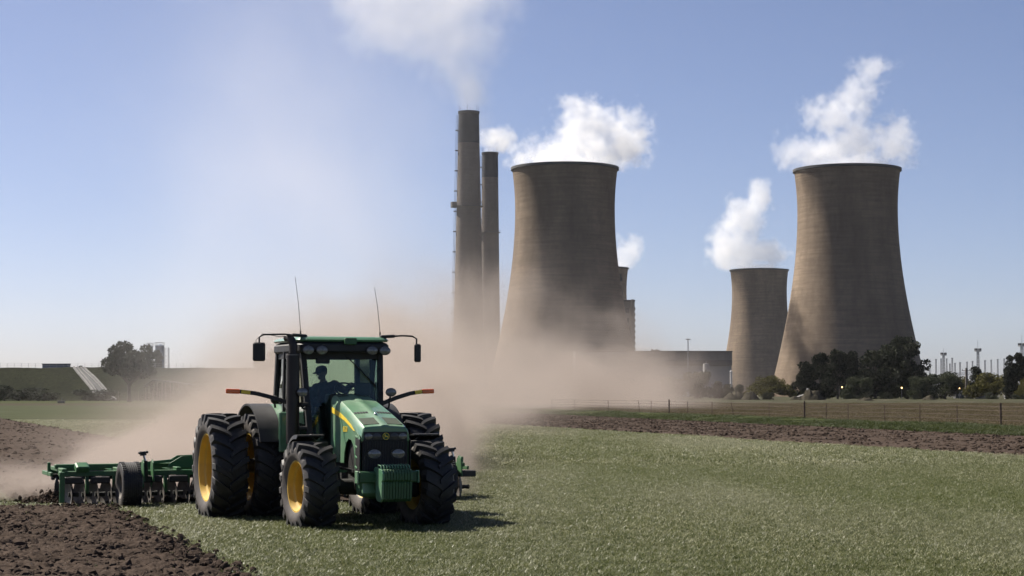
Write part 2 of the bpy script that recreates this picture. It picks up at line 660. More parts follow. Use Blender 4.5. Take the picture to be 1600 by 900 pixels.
M['bank'] = ground_mat('bank_grass', [(0.3, (0.006, 0.008, 0.004)), (0.5, (0.014, 0.017, 0.008)), (0.72, (0.030, 0.032, 0.016))], 0.22,
                       scale2=1.1, stops2=[(0.35, (0.006, 0.008, 0.004)), (0.65, (0.028, 0.030, 0.014))], bmp=1.0, bscale=0.9)


def strip(name, Y0, Y1, ny, xl, xr, nx, hfun, mat, kind='structure', pw=1.0, smooth=60):
    t = np.linspace(0, 1, ny) ** pw
    Y = Y0 + (Y1 - Y0) * t
    u = np.linspace(0, 1, nx)
    YY, UU = np.meshgrid(Y, u, indexing='ij')
    XL = xl(YY); XR = xr(YY)
    XX = XL + (XR - XL) * UU
    ZZ = hfun(XX, YY, UU)
    V = np.stack([XX, YY, ZZ], -1).reshape(-1, 3)
    i = np.arange(ny - 1)[:, None] * nx + np.arange(nx - 1)[None, :]
    Fc = np.stack([i, i + 1, i + nx + 1, i + nx], -1).reshape(-1, 4)
    me = bpy.data.meshes.new(name)
    me.vertices.add(len(V)); me.vertices.foreach_set('co', V.astype(np.float32).ravel())
    me.loops.add(Fc.size); me.loops.foreach_set('vertex_index', Fc.astype(np.int32).ravel())
    me.polygons.add(len(Fc))
    me.polygons.foreach_set('loop_start', (np.arange(len(Fc)) * 4).astype(np.int32))
    me.polygons.foreach_set('loop_total', np.full(len(Fc), 4, np.int32))
    me.update(calc_edges=True)
    me.materials.append(mat)
    me.shade_smooth()
    o = bpy.data.objects.new(name, me)
    COL.objects.link(o)
    if kind: o['kind'] = kind
    return o


def wob(Y, a, s, seed):
    return a * (fbm(Y / s, Y * 0 + seed * 3.7, 4, seed) - 0.5) * 2


# field boundaries, X as a function of depth Y
def b_crop(Y): return 1.27 - (Y - 123) / 3.367            # crop | ploughed strip
def b_plough(Y): return 3.8 - (Y - 183) / 4.16            # ploughed strip | verge
def b_verge(Y): return 7.3 - (Y - 211) / 3.97             # verge | stubble
def b_trailR(Y): return -1.5 - (Y - 40.2) * 0.355         # right edge of the fresh harrow trail
def b_trailL(Y): return -10.2 - (Y - 38.5) * 0.36
def b_fore(Y): return -3.5 - (Y - 23.5) * 0.335           # right edge of the tilled foreground

c0 = lambda v: (lambda Y: Y * 0 + v)
strip('ground', -60, 12000, 60, c0(-9000), c0(9000), 30, lambda X, Y, U: X * 0, M['ground'], pw=2.2)
strip('stubble_field', 60, 397, 60, lambda Y: b_verge(Y) - 1, lambda Y: b_verge(Y) + 260, 10,
      lambda X, Y, U: X * 0 + 0.004, M['stubble'])
strip('crop_field', 10, 345, 240, lambda Y: -0.62 * Y - 20, lambda Y: b_crop(Y) + wob(Y, 0.5, 3.0, 3), 12,
      lambda X, Y, U: X * 0 + 0.008, M['crop_soil'])
strip('verge', 60, 330, 260, lambda Y: b_plough(Y) + wob(Y, 0.6, 3, 5), lambda Y: b_verge(Y) + wob(Y, 0.8, 2.5, 9), 20,
      lambda X, Y, U: 0.012 + 0.35 * np.sin(np.pi * U) * (0.5 + fbm(X / 2, Y / 3, 3, 4)), M['verge'])


def soil_h(amp, s1, s2, edge):
    def h(X, Y, U):
        e = np.clip(np.minimum(U, 1 - U) / edge, 0, 1)
        a = fbm(X / s1, Y / s1, 4, 21) - 0.5
        b = np.abs(fbm(X / s2, Y / s2, 3, 33) - 0.5) * 2
        return 0.014 + e * amp * (0.55 + 1.3 * a + 0.9 * (0.5 - b))
    return h

strip('ploughed_strip', 60, 330, 520, lambda Y: b_crop(Y) - 0.3 + wob(Y, 0.5, 3.0, 3), lambda Y: b_plough(Y) + 0.3 + wob(Y, 0.6, 3, 5), 90,
      soil_h(0.15, 0.9, 0.4, 0.03), M['soil'])
strip('harrow_trail', 38.2, 260, 520, lambda Y: b_trailL(Y) + wob(Y, 0.5, 2.0, 13), lambda Y: b_trailR(Y) + wob(Y, 0.35, 2.0, 15), 110,
      soil_h(0.16, 0.8, 0.35, 0.03), M['soil'], pw=1.6)
strip('tilled_foreground', 19, 36.6, 480, lambda Y: Y * 0 - 14.5, lambda Y: b_fore(Y) + wob(Y, 0.45, 1.2, 19), 330,
      lambda X, Y, U: soil_h(0.125, 0.30, 0.12, 0.04)(X, Y, U) * np.clip((36.4 + wob(X, 0.7, 1.5, 23) - Y) / 0.8, 0, 1) + np.where(Y > 36.4 + wob(X, 0.7, 1.5, 23), -0.03, 0), M['soil'])
strip('far_soil_strip', 330, 520, 12, c0(-420), lambda Y: b_crop(Y) - 2, 8, lambda X, Y, U: X * 0 + 0.016, M['soil'])
strip('far_pasture', 380, 900, 12, c0(-600), c0(-55), 8, lambda X, Y, U: X * 0 + 0.05, M['verge'])

# grassed dam embankment on the left, 10 m high
def bank_h(X, Y, U):
    foot = 505 + 8 * (fbm(X / 40, X * 0, 3, 40) - 0.5)
    up = np.clip((Y - foot) / 30, 0, 1)
    h = 9.3 * np.clip(up * 1.08 - 0.04, 0, 1) + 0.9 * (fbm(X / 9, Y / 9, 4, 41) - 0.5) * np.clip(up * 4, 0, 1)
    end = np.clip((-42 - X) / 22, 0, 1)
    return 0.05 + h * (end * end * (3 - 2 * end))
strip('embankment', 490, 700, 90, c0(-420), c0(-38), 260, bank_h, M['bank'])


def rough_h(X, Y, U):
    e = np.clip((Y - 395) / 20, 0, 1) * np.clip((900 - Y) / 60, 0, 1)
    return 0.02 + e * (0.5 * fbm(X / 6, Y / 10, 4, 51) + 0.25 * fbm(X / 2, Y / 2.5, 3, 52))
strip('rough_ground', 395, 900, 200, c0(-20), lambda Y: Y * 0.34 + 40, 240, rough_h, M['rough'], pw=1.4)

# ------------------------------------------------------------------ grass, tufts and clods
def tuft(nb, h, spread, lean, w, seed):
    r = random.Random(seed)
    mb = MB(); mb.bl = []
    for _ in range(nb):
        mb.bl += [r.random()] * 5
        a = r.uniform(0, 2 * math.pi)
        rr = spread * math.sqrt(r.random())
        b = Vector((rr * math.cos(a), rr * math.sin(a), -0.01))
        da = r.uniform(0, 2 * math.pi)
        d = Vector((math.cos(da), math.sin(da), 0))
        s = Vector((-d.y, d.x, 0))
        L = h * r.uniform(0.6, 1.2)
        ln = lean * r.uniform(0.3, 1.3)
        p1 = b + d * (L * 0.3 * ln) + Vector((0, 0, L * 0.62))
        p2 = p1 + d * (L * 0.42 * (0.5 + ln)) + Vector((0, 0, L * (0.36 - 0.30 * ln)))
        ww = w * r.uniform(0.7, 1.3)
        mb.add([b - s * ww * .4, b + s * ww * .4, p1 + s * ww * .5, p1 - s * ww * .5, p2], [(0, 1, 2, 3), (3, 2, 4)])
    return mb


def blade_mat(name, stops, patch, gl=0.35, trans=0.35):
    m, nt, b = nmat(name)
    oi = nt.nodes.new('ShaderNodeObjectInfo')
    ab = nt.nodes.new('ShaderNodeAttribute'); ab.attribute_name = 'bl'
    av = nt.nodes.new('ShaderNodeMix'); av.inputs['Factor'].default_value = 0.68
    nt.links.new(oi.outputs['Random'], av.inputs[2]); nt.links.new(ab.outputs['Fac'], av.inputs[3])
    c = ramp(nt, av.outputs[0], stops)
    f3 = noise_node(nt, 0.11, 3, 0.55, 'World', (1.6, 0.22, 1, R(-16)))
    c = mix(nt, ramp(nt, f3, [(0.46, (0, 0, 0)), (0.66, (0.34, 0.34, 0.34))]), c, tuple(min(1, x * 0.55 + 0.03) for x in stops[-1][1]))
    f = noise_node(nt, 0.16, 4, 0.6, 'World', (1.0, 0.32, 1, R(-16)))
    c = mix(nt, ramp(nt, f, [(0.40, (0, 0, 0)), (0.64, (0.55, 0.55, 0.55))]), c, patch)
    nt.links.new(c, b.inputs['Base Color'])
    b.inputs['Roughness'].default_value = gl
    b.inputs['Specular IOR Level'].default_value = 0.3
    out = nt.nodes['Material Output']
    tr = nt.nodes.new('ShaderNodeBsdfTranslucent')
    nt.links.new(c, tr.inputs[0])
    mx = nt.nodes.new('ShaderNodeMixShader'); mx.inputs[0].default_value = trans
    nt.links.new(b.outputs[0], mx.inputs[1]); nt.links.new(tr.outputs[0], mx.inputs[2])
    nt.links.new(mx.outputs[0], out.inputs['Surface'])
    return m

M['blade'] = blade_mat('crop_blade', [(0.15, (0.045, 0.060, 0.018)), (0.45, (0.102, 0.114, 0.038)), (0.66, (0.22, 0.225, 0.115)), (0.85, (0.52, 0.51, 0.35))], (0.085, 0.105, 0.026), 0.42)
M['lush'] = blade_mat('verge_blade', [(0.0, (0.03, 0.042, 0.010)), (0.7, (0.052, 0.066, 0.018)), (1.0, (0.10, 0.105, 0.045))], (0.038, 0.05, 0.014), 0.6)

tufts = [proto('tuft', tuft(20, 0.105, 0.085, 0.6, 0.0085, 100 + i), M['blade'], 0) for i in range(4)]
wide = [proto('tuft', tuft(22, 0.125, 0.17, 0.65, 0.014, 140 + i), M['blade'], 0) for i in range(3)]
lush = [proto('tuft', tuft(16, 0.34, 0.18, 0.8, 0.024, 120 + i), M['lush'], 0) for i in range(3)]


def rand_pts(n, Y0, Y1, pad=3.0, k=0.31):
    Y = np.sqrt(RNG.uniform(Y0 ** 2, Y1 ** 2, n))
    X = RNG.uniform(-1, 1, n) * (k * Y + pad)
    return X, Y


def in_soil(X, Y):
    f1 = (X < b_fore(Y) + 0.35 * (fbm(X / .6, Y / .6, 3, 61) - .5) * 2) & (Y < 36.2 + 1.6 * (fbm(X / .8, Y / .8, 3, 62) - .5))
    f2 = (X > b_trailL(Y)) & (X < b_trailR(Y)) & (Y > 39.6)
    return f1 | f2


X, Y = rand_pts(260000, 21, 58)
keep = (X < b_crop(Y)) & ~in_soil(X, Y)
X, Y = X[keep], Y[keep]
n = len(X)
sc_ = 0.7 + 0.6 * fbm(X / 3, Y / 8, 3, 71) + RNG.normal(0, 0.1, n)
scatter('crop_grass', np.stack([X, Y, X * 0 + 0.008], -1), sc_, RNG.uniform(0, 6.28, n), RNG.integers(0, 4, n), tufts,
        'short grey green cereal crop covering the near field', 'grass', 0.15)
X, Y = rand_pts(300000, 58, 150)
keep = (X < b_crop(Y) + 0.5 * RNG.normal(0, 0.5, len(X))) & ~in_soil(X, Y)
X, Y = X[keep], Y[keep]
n = len(X)
sc_ = 0.75 + 0.6 * fbm(X / 3, Y / 8, 3, 71) + RNG.normal(0, 0.1, n)
scatter('far_crop_grass', np.stack([X, Y, X * 0 + 0.008], -1), sc_, RNG.uniform(0, 6.28, n), RNG.integers(0, 3, n), wide,
        'short grey green cereal crop in the middle distance', 'grass', 0.15)
Y = RNG.uniform(75, 320, 26000); U = RNG.uniform(-0.02, 1.03, 26000)
X = b_plough(Y) + (b_verge(Y) - b_plough(Y)) * U
keep = np.abs(X) < 0.33 * Y
X, Y, U = X[keep], Y[keep], U[keep]; n = len(X)
scatter('verge_grass', np.stack([X, Y, 0.02 + 0.22 * np.sin(np.pi * np.clip(U, 0, 1))], -1), 0.4 + 0.75 * fbm(X / 2.5, Y / 5, 3, 75), RNG.uniform(0, 6.28, n), RNG.integers(0, 3, n), lush,
        'bright green grass verge between ploughed strip and fence', 'grass', 0.2)
M['straw'] = blade_mat('straw_blade', [(0.15, (0.035, 0.027, 0.012)), (0.5, (0.085, 0.066, 0.032)), (0.85, (0.20, 0.16, 0.095))], (0.062, 0.052, 0.022), 0.7)
straw = [proto('tuft', tuft(12, 0.22, 0.2, 0.8, 0.02, 180 + i), M['straw'], 0) for i in range(3)]
Y = np.sqrt(RNG.uniform(100 ** 2, 390 ** 2, 90000)); X = b_verge(Y) + RNG.random(90000) ** 0.9 * (0.33 * Y - b_verge(Y))
keep = (X > b_verge(Y)) & (X < 0.33 * Y)
X, Y = X[keep], Y[keep]; n = len(X)
scatter('stubble', np.stack([X, Y, X * 0 + 0.01], -1), 0.5 + 0.8 * fbm(X / 3, Y / 9, 3, 79), RNG.uniform(0, 6.28, n), RNG.integers(0, 3, n), straw,
        'dry brown stubble on the field behind the fence', 'stubble', 0.3)
# stray grass on tilled soil and soil edges
X = RNG.uniform(-13, -3, 5200); Y = RNG.uniform(21, 37.5, 5200)
keep = in_soil(X, Y) & (RNG.random(5200) < np.clip(1.3 * fbm(X / 1.1, Y / 1.1, 3, 77) - 0.45 + 0.5 * np.clip((Y - 33) / 4, 0, 1), 0, 1))
X, Y = X[keep], Y[keep]; n = len(X)
scatter('stray_grass', np.stack([X, Y, X * 0 + 0.06], -1), RNG.uniform(0.35, 0.85, n), RNG.uniform(0, 6.28, n), RNG.integers(0, 4, n), tufts,
        'stray grass tufts lying on the tilled soil', 'grass', 0.5)


def clod(seed):
    r = np.random.default_rng(seed)
    mb = MB(); mb.ball((0, 0, 0), 1.0, 8, 6)
    mb.v = [tuple(np.array(p) * (1 + 0.55 * (r.random() - 0.5)) * (1.2, 0.95, 0.7)) for p in mb.v]
    return mb
clods = [proto('clod', clod(i), M['soil'], 25) for i in range(4)]
X = RNG.uniform(-13, -3, 34000); Y = RNG.uniform(20, 37.5, 34000)
keep = (X < b_fore(Y) + 0.25 * RNG.normal(0, .6, 34000)) & (Y < 36.6 + 0.8 * (fbm(X, Y, 2, 5) - .5) * 2)
X, Y = X[keep], Y[keep]; n = len(X)
scatter('soil_clods', np.stack([X, Y, 0.05 + 0.06 * RNG.random(n)], -1), 0.016 + 0.065 * RNG.random(n) ** 3, RNG.uniform(0, 6.28, n), RNG.integers(0, 4, n), clods,
        'dark soil clods on the tilled foreground', 'soil', 0.6)
Y = np.sqrt(RNG.uniform(62 ** 2, 260 ** 2, 110000)); U = RNG.random(110000)
X = b_crop(Y) + (b_plough(Y) - b_crop(Y)) * U
keep = np.abs(X) < 0.33 * Y
X, Y = X[keep], Y[keep]; n = len(X)
scatter('ploughed_clods', np.stack([X, Y, 0.03 + 0.10 * RNG.random(n)], -1), 0.03 + 0.09 * RNG.random(n) ** 2, RNG.uniform(0, 6.28, n), RNG.integers(0, 4, n), clods,
        'dark clods on the ploughed strip', 'soil', 0.6)
Y = 39.5 + 140 * RNG.random(16000) ** 1.7; U = RNG.random(16000)
X = b_trailL(Y) + (b_trailR(Y) - b_trailL(Y)) * U; n = len(X)
scatter('trail_clods', np.stack([X, Y, 0.04 + 0.1 * RNG.random(n)], -1), 0.02 + 0.08 * RNG.random(n) ** 2, RNG.uniform(0, 6.28, n), RNG.integers(0, 4, n), clods,
        'fresh soil clods on the harrowed trail', 'soil', 0.6)

# ================================================================== POWER STATION
def concrete(name, lo, hi, band=1.0, sx=0.06):
    m, nt, b = nmat(name)
    f = noise_node(nt, 1.0, 6, 0.6, 'Object', (0.05, 0.05, 0.9))
    g = noise_node(nt, 1.0, 6, 0.65, 'Object', (sx, sx, 0.014))
    c = ramp(nt, g, [(0.36, lo), (0.64, hi)])
    c = mix(nt, ramp(nt, f, [(0.35, (0, 0, 0)), (0.65, (0.45 * band,) * 3)]), c, tuple(x * 0.72 for x in lo))
    h = noise_node(nt, 0.35, 6, 0.7, 'Object')
    c = mix(nt, ramp(nt, h, [(0.45, (0, 0, 0)), (0.8, (0.4, 0.4, 0.4))]), c, tuple(x * 0.6 for x in lo))
    nt.links.new(c, b.inputs['Base Color'])
    b.inputs['Roughness'].default_value = 0.95
    b.inputs['Specular IOR Level'].default_value = 0.15
    return m

M['tower'] = concrete('tower_concrete', (0.148, 0.114, 0.086), (0.275, 0.212, 0.155))
M['stack'] = concrete('chimney_concrete', (0.115, 0.10, 0.09), (0.18, 0.155, 0.14), 0.6)
M['stackcap'] = simple('dark_chimney_band', (0.032, 0.035, 0.045), 0.9, var=0.2, scale=0.2)
M['darkmetal'] = simple('dark_steelwork', (0.06, 0.062, 0.068), 0.7, var=0.25, scale=0.5)
M['cladding'] = simple('grey_cladding', (0.14, 0.135, 0.13), 0.8, var=0.15, scale=0.15)
M['cladding_dark'] = simple('dark_cladding', (0.065, 0.065, 0.066), 0.8, var=0.15, scale=0.15)
M['cladding_pale'] = simple('pale_cladding', (0.22, 0.215, 0.21), 0.8, var=0.12, scale=0.1)
M['windowdark'] = simple('dark_window', (0.03, 0.033, 0.04), 0.25, var=0.3, scale=0.5)
M['white'] = simple('white_paint', (0.5, 0.49, 0.47), 0.6, var=0.1, scale=1)
M['wood'] = simple('weathered_pole', (0.11, 0.095, 0.08), 0.9, var=0.3, scale=3)
M['galv'] = simple('galvanised_steel', (0.22, 0.22, 0.23), 0.6, metal=0.2, var=0.2, scale=1)
M['rust'] = simple('rusty_post', (0.07, 0.045, 0.035), 0.85, var=0.35, scale=4)
M['concrete'] = simple('pale_concrete', (0.16, 0.155, 0.15), 0.9, var=0.25, scale=0.6)
M['siloblue'] = simple('blue_grey_silo_steel', (0.11, 0.14, 0.19), 0.6, var=0.2, scale=0.4)

TH = 105.3
def tower_R(z):
    zt, rt = 86.0, 22.9
    b = 54.0 if z > zt else 69.0
    return rt * math.sqrt(1 + ((z - zt) / b) ** 2)


def tower_mesh():
    prof = []
    nl = 86
    z0 = 0.0
    for i in range(nl):                       # climbing lifts, each stepping in a few centimetres
        za = z0 + (TH - z0) * i / nl
        zb = z0 + (TH - z0) * (i + 1) / nl
        prof.append((tower_R(za) + 0.03, za + 0.02))
        prof.append((tower_R(zb) - 0.02, zb))
    out = MB(); out.lathe(prof, 160)
    rim = MB()
    r = tower_R(TH)
    rim.lathe([(r - 0.05, TH - 1.1), (r + 0.55, TH - 1.0), (r + 0.6, TH + 0.15), (r - 0.5, TH + 0.2), (r - 0.6, TH - 0.9)], 160, close=True)
    inn = MB()
    inn.lathe([(tower_R(z) - 0.7, z) for z in np.linspace(20, TH - 0.3, 14)], 96)
    return out.mesh('shell', M['tower'], 20), rim.mesh('rim', M['cladding_dark'], 40), inn.mesh('inner_wall', M['cladding_dark'], 40)

SH, RM, IW = tower_mesh()
def tower(px, D, label, rot):
    e = empty('cooling_tower', (gx(px, D), D, 0), rot)
    link('shell', SH, e); link('rim', RM, e); link('inner_wall', IW, e)
    tag(e, label, 'cooling tower', 'concrete cooling towers of the power station')
    return e
tower(883, 850, 'tall concrete cooling tower right beside the two chimneys, foot lost in dust', 0.3)
tower(1326, 856, 'tall concrete cooling tower at the right with dark trees at its foot', 1.7)
tower(1187, 1562, 'smaller looking far cooling tower left of the right hand tower', 2.9)
tower(936, 1538, 'far cooling tower mostly hidden behind the tower beside the chimneys', 4.1)


def chimney(px, D, r0, r1, H, cap0, plat, label):
    e = empty('chimney', (gx(px, D), D, 0), 0.4)
    def rr(z): return r0 + (r1 - r0) * (z / H) ** 0.85
    mb = MB(); mb.lathe([(rr(z), z) for z in np.linspace(0, cap0, 24)], 64); mb.build('shaft', M['stack'], e)
    mb = MB(); mb.lathe([(rr(z) + 0.04, z) for z in np.linspace(cap0, H - 1.5, 6)] + [(r1 + 0.35, H - 1.2), (r1 + 0.35, H), (r1 - 0.7, H), (r1 - 0.8, H - 8)], 64); mb.build('painted_top', M['stackcap'], e)
    for z in plat:
        p = MB(); p.lathe([(rr(z), z), (rr(z) + 1.1, z + 0.05), (rr(z) + 1.1, z + 0.35), (rr(z), z + 0.4)], 48)
        p.lathe([(rr(z) + 1.05, z + 1.2), (rr(z) + 1.12, z + 1.2), (rr(z) + 1.12, z + 1.35), (rr(z) + 1.05, z + 1.35)], 48, close=True)
        p.build('platform', M['darkmetal'], e)
    # ladder with cage hoops up the left side
    a = R(180 + 8) - 0.4
    l = MB()
    def P(z, off, da=0.0):
        r_ = rr(z) + off
        return Vector((r_ * math.cos(a + da), r_ * math.sin(a + da), z))
    zs = np.linspace(4, H - 2, 50)
    for da in (-0.05, 0.05):
        l.tube([P(z, 0.5, da) for z in zs], 0.09, 4)
    l.tube([P(z, 1.2) for z in zs], 0.09, 4)
    l.build('ladder', M['darkmetal'], e)
    for z in np.arange(12, H, 11.0):
        b = MB(); c = P(z, 0.7)
        b.box(c, (1.5, 1.5, 0.5)); b.build('ladder_landing', M['darkmetal'], e)
    bx = MB(); c = P(plat[0] + 1.0, 1.6); bx.box(c, (2.6, 2.6, 3.2), 0.1); bx.build('platform_cabin', M['darkmetal'], e)
    for k in range(6):
        t = 2 * math.pi * k / 6
        rd = MB(); rd.tube([((r1 + .1) * math.cos(t), (r1 + .1) * math.sin(t), H - .2), ((r1 + .1) * math.cos(t), (r1 + .1) * math.sin(t), H + 3)], 0.08, 4)
        rd.build('lightning_rod', M['darkmetal'], e)
    tag(e, label, 'chimney', 'power station chimneys')
chimney(732, 1000, 9.2, 5.5, 154.4, 137.0, (102.5,), 'taller looking nearer concrete chimney with dark painted top')
chimney(765.5, 1165, 7.0, 5.0, 153.4, 137.5, (102.6,), 'further concrete chimney with dark top between the near chimney and tower')


def block(name, parts, label, cat):
    """parts: (name, x0,x1,y0,y1,z0,z1,mat)"""
    xs = [p[1] for p in parts] + [p[2] for p in parts]; ys = [p[3] for p in parts] + [p[4] for p in parts]
    c = Vector(((min(xs) + max(xs)) / 2, (min(ys) + max(ys)) / 2, 0))
    e = empty(name, c)
    for nm, x0, x1, y0, y1, z0, z1, m in parts:
        b = MB(); b.box((((x0 + x1) / 2) - c.x, ((y0 + y1) / 2) - c.y, (z0 + z1) / 2), (x1 - x0, y1 - y0, z1 - z0), 0.05)
        b.build(nm, m, e, 0)
    tag(e, label, cat)
    return e

# boiler house right of the near tower
D = 1100
w = lambda px: gx(px, D)
zz = lambda py: at(800, py, D).z
P_ = [('wall', w(925), w(992), D, D + 60, 0, zz(471), M['cladding']),
      ('roof_parapet', w(924.5), w(992.6), D - .4, D + 60.4, zz(471), zz(468.5), M['cladding_dark']),
      ('stair_tower', w(986), w(990), D - 2.5, D - 0.02, 0, zz(468), M['cladding']),
      ('upper_house', w(940), w(975), D + 10, D + 40, zz(468.4), zz(452), M['cladding_dark']),
      ('bunker_house', w(950), w(971), D + 12, D + 35, zz(451.9), zz(437), M['darkmetal']),
      ('roof_vent', w(967), w(974), D + 12, D + 18, zz(436.8), zz(431), M['darkmetal']),
      ('vent_box', w(969), w(973), D + 11, D + 15, zz(430.9), zz(426), M['darkmetal'])]
for r_ in range(5):
    y0 = 482 + r_ * 15
    for x0 in (970, 977.5):
        P_.append(('window', w(x0), w(x0 + 5.5), D - 0.25, D - 0.05, zz(y0 + 7), zz(y0), M['windowdark']))
for k in range(9):
    P_.append(('pipe_bracket', w(992.05), w(993.6), D + 3, D + 8, zz(484 + k * 9), zz(480 + k * 9), M['darkmetal']))
block('boiler_house', P_, 'tall dark boiler house standing behind the right edge of the near cooling tower', 'building')

# long low hall right of the dust
D = 780
P_ = [('wall', w(900), w(1143), D, D + 40, 0, zz(571), M['cladding_pale']),
      ('upper_wall', w(899.5), w(1143.6), D - .5, D + 40.5, zz(571), zz(550), M['cladding']),
      ('roof_edge', w(899), w(1144), D - 1, D + 41, zz(550), zz(548.2), M['cladding_dark']),
      ('dark_band', w(1040), w(1143), D - 0.9, D - 0.55, zz(571), zz(563), M['cladding_dark']),
      ('plinth', w(1111), w(1143), D - 0.3, D - 0.02, 0, zz(600), M['cladding'])]
for k in range(4):
    P_.append(('roof_fan', w(1019 + k * 3.6), w(1022 + k * 3.6), D + 5, D + 7, zz(548.1), zz(545.2 + (k % 2)), M['darkmetal']))
for k in range(13):
    x0 = 1000 + k * 11
    P_.append(('cladding_rib', w(x0), w(x0 + 0.7), D - 0.75, D - 0.52, zz(563 if x0 > 1039 else 571), zz(550.2), M['cladding']))
block('machine_hall', P_, 'long low grey hall with flat dark roof edge beside the far towers', 'building')

# white vertical tank in front of the hall
e = empty('storage_tank', at(1103.5, 600, 700).xy.to_3d())
mb = MB(); mb.lathe([(0.01, 3), (1.2, 3), (1.2, 12.9), (1.1, 13.1), (0.01, 13.2)], 24); mb.build('vessel', M['cladding_pale'], e)
for k in range(4):
    t = k * math.pi / 2 + .5
    mb = MB(); mb.tube([(1.2 * math.cos(t), 1.2 * math.sin(t), -.1), (1.2 * math.cos(t), 1.2 * math.sin(t), 3.05)], .12, 6); mb.build('leg', M['galv'], e)
mb = MB(); mb.tube([(0, 0, 13.2), (0, 0, 14.2)], .15, 6); mb.build('vent_pipe', M['galv'], e)
tag(e, 'white upright tank on legs in front of the long grey hall', 'tank')
e = empty('vent_stack', at(1142.5, 600, 705).xy.to_3d())
mb = MB(); mb.tube([(0, 0, -.1), (0, 0, 10.2)], .45, 12); mb.build('pipe', M['white'], e)
mb = MB(); mb.tube([(0, 0, 10.2), (0, 0, 10.7)], [.7, .1], 12); mb.build('cowl', M['galv'], e)
tag(e, 'thin white pipe stack at the right corner of the long hall', 'pipe')


def lattice(name, px, D, ytop, r0, r1, head, label, cat, group=None, tip=0.0):
    e = empty(name, (gx(px, D), D, 0), 0.3)
    H = at(px, ytop, D).z
    m = MB()
    n = max(6, int(H / (r0 * 2.6)))
    def C(i, k):
        t = i / n
        rr = r0 + (r1 - r0) * t
        return Vector((rr * (1, -1, -1, 1)[k], rr * (1, 1, -1, -1)[k], H * t - (0.3 if i == 0 else 0)))
    for k in range(4):
        m.tube([C(i, k) for i in range(n + 1)], 0.07, 4)
        for i in range(n):
            m.bar(C(i, k), C(i + 1, (k + 1) % 4), 0.06, 0.06)
            m.bar(C(i + 1, k), C(i, (k + 1) % 4), 0.06, 0.06)
    m.build('lattice_frame', M['galv'], e)
    if head:
        h = MB(); h.box((0, 0, H + .15), (head * 1.9, head * 1.4, .3), .05); h.build('head_platform', M['galv'], e)
        for sx in (-1, 1):
            for sy in (-1, 1):
                f = MB(); f.box((sx * head * .75, sy * head * .45, H + .75), (head * .55, .5, .8), .08); f.build('floodlight', M['darkmetal'], e)
    if tip:
        t = MB(); t.tube([(0, 0, H + .2), (0, 0, H + tip)], .06, 4); t.build('lightning_rod', M['galv'], e)
    tag(e, label, cat, group)
    return e
FLG = 'floodlight masts of the switchyard'
lattice('floodlight_mast', 1474, 720, 555.5, 0.5, 0.28, 1.0, 'lattice floodlight mast above the grey green trees, leftmost of three', 'mast', FLG, 3)
lattice('floodlight_mast', 1527.7, 640, 549.5, 0.5, 0.28, 1.0, 'lattice floodlight mast in the middle beside the dark conifer', 'mast', FLG, 4)
lattice('floodlight_mast', 1596.5, 620, 541.5, 0.55, 0.35, 1.1, 'lattice floodlight mast at the right edge above the tall dark tree', 'mast', FLG, 4)

# slim light mast before the hall
e = empty('light_mast', (gx(1075, 720), 720, 0))
H = at(1075, 531, 720).z
mb = MB(); mb.tube([(0, 0, -.2), (0, 0, H)], [.3, .16], 8); mb.build('pole', M['galv'], e)
mb = MB(); mb.lathe([(.1, H), (1.0, H + .1), (1.0, H + .35), (.1, H + .5)], 12); mb.build('lamp_ring', M['galv'], e)
tag(e, 'slim grey light mast rising in front of the long hall', 'mast')

# switchyard gantry posts
SW = [(1452, 563), (1462, 562), (1470, 561), (1478.6, 561), (1483.6, 569), (1487.4, 560), (1491.6, 568), (1499.5, 567), (1510.4, 566), (1519, 565), (1538.5, 564), (1548.3, 563), (1558.4, 562), (1568.6, 561)]
ORD = ['first', 'second', 'third', 'fourth', 'fifth', 'sixth', 'seventh', 'eighth', 'ninth', 'tenth', 'eleventh', 'twelfth', 'thirteenth', 'fourteenth']
for i, (px, py) in enumerate(SW):
    D = 700 + (i * 37 % 60)
    e = empty('switchyard_post', (gx(px, D), D, 0))
    H = at(px, py, D).z
    mb = MB()
    for sx in (-.16, .16):
        mb.tube([(sx * 2, 0, -.2), (sx, 0, H)], .13, 5)
    for k in range(9):
        z = H * (k + 1) / 10
        mb.bar((-.3, 0, z), (.3, 0, z), .1, .1)
    mb.build('post_frame', M['galv'], e)
    mb = MB(); mb.tube([(0, 0, H * .5), (0, 0, H * .62)], .3, 8); mb.build('insulator', M['darkmetal'], e)
    mb = MB(); mb.box((0, 0, H + .1), (.8, .4, .2), .04); mb.build('top_plate', M['galv'], e)
    tag(e, 'thin steel switchyard post behind the right hand trees, %s from the left' % ORD[i], 'post', 'thin steel posts of the switchyard')
e = empty('switchyard_beam', (gx(1500, 730), 730, 0))
H = at(1500, 582.5, 730).z
mb = MB()
for z in (H, H - .8):
    mb.bar((gx(1488, 730) - e.location.x, 0, z), (gx(1545, 730) - e.location.x, 0, z), .15, .15)
for k in range(30):
    a = gx(1488, 730) + (gx(1545, 730) - gx(1488, 730)) * k / 30 - e.location.x
    mb.bar((a, 0, H - .8 * (k % 2)), (a + .48, 0, H - .8 * ((k + 1) % 2)), .1, .1)
mb.build('truss', M['galv'], e)
for px in (1489, 1544):
    mb = MB(); mb.tube([(gx(px, 730) - e.location.x, 0, -.2), (gx(px, 730) - e.location.x, 0, H)], .2, 6); mb.build('leg', M['galv'], e)
tag(e, 'horizontal lattice beam of the switchyard seen between the trees', 'beam')

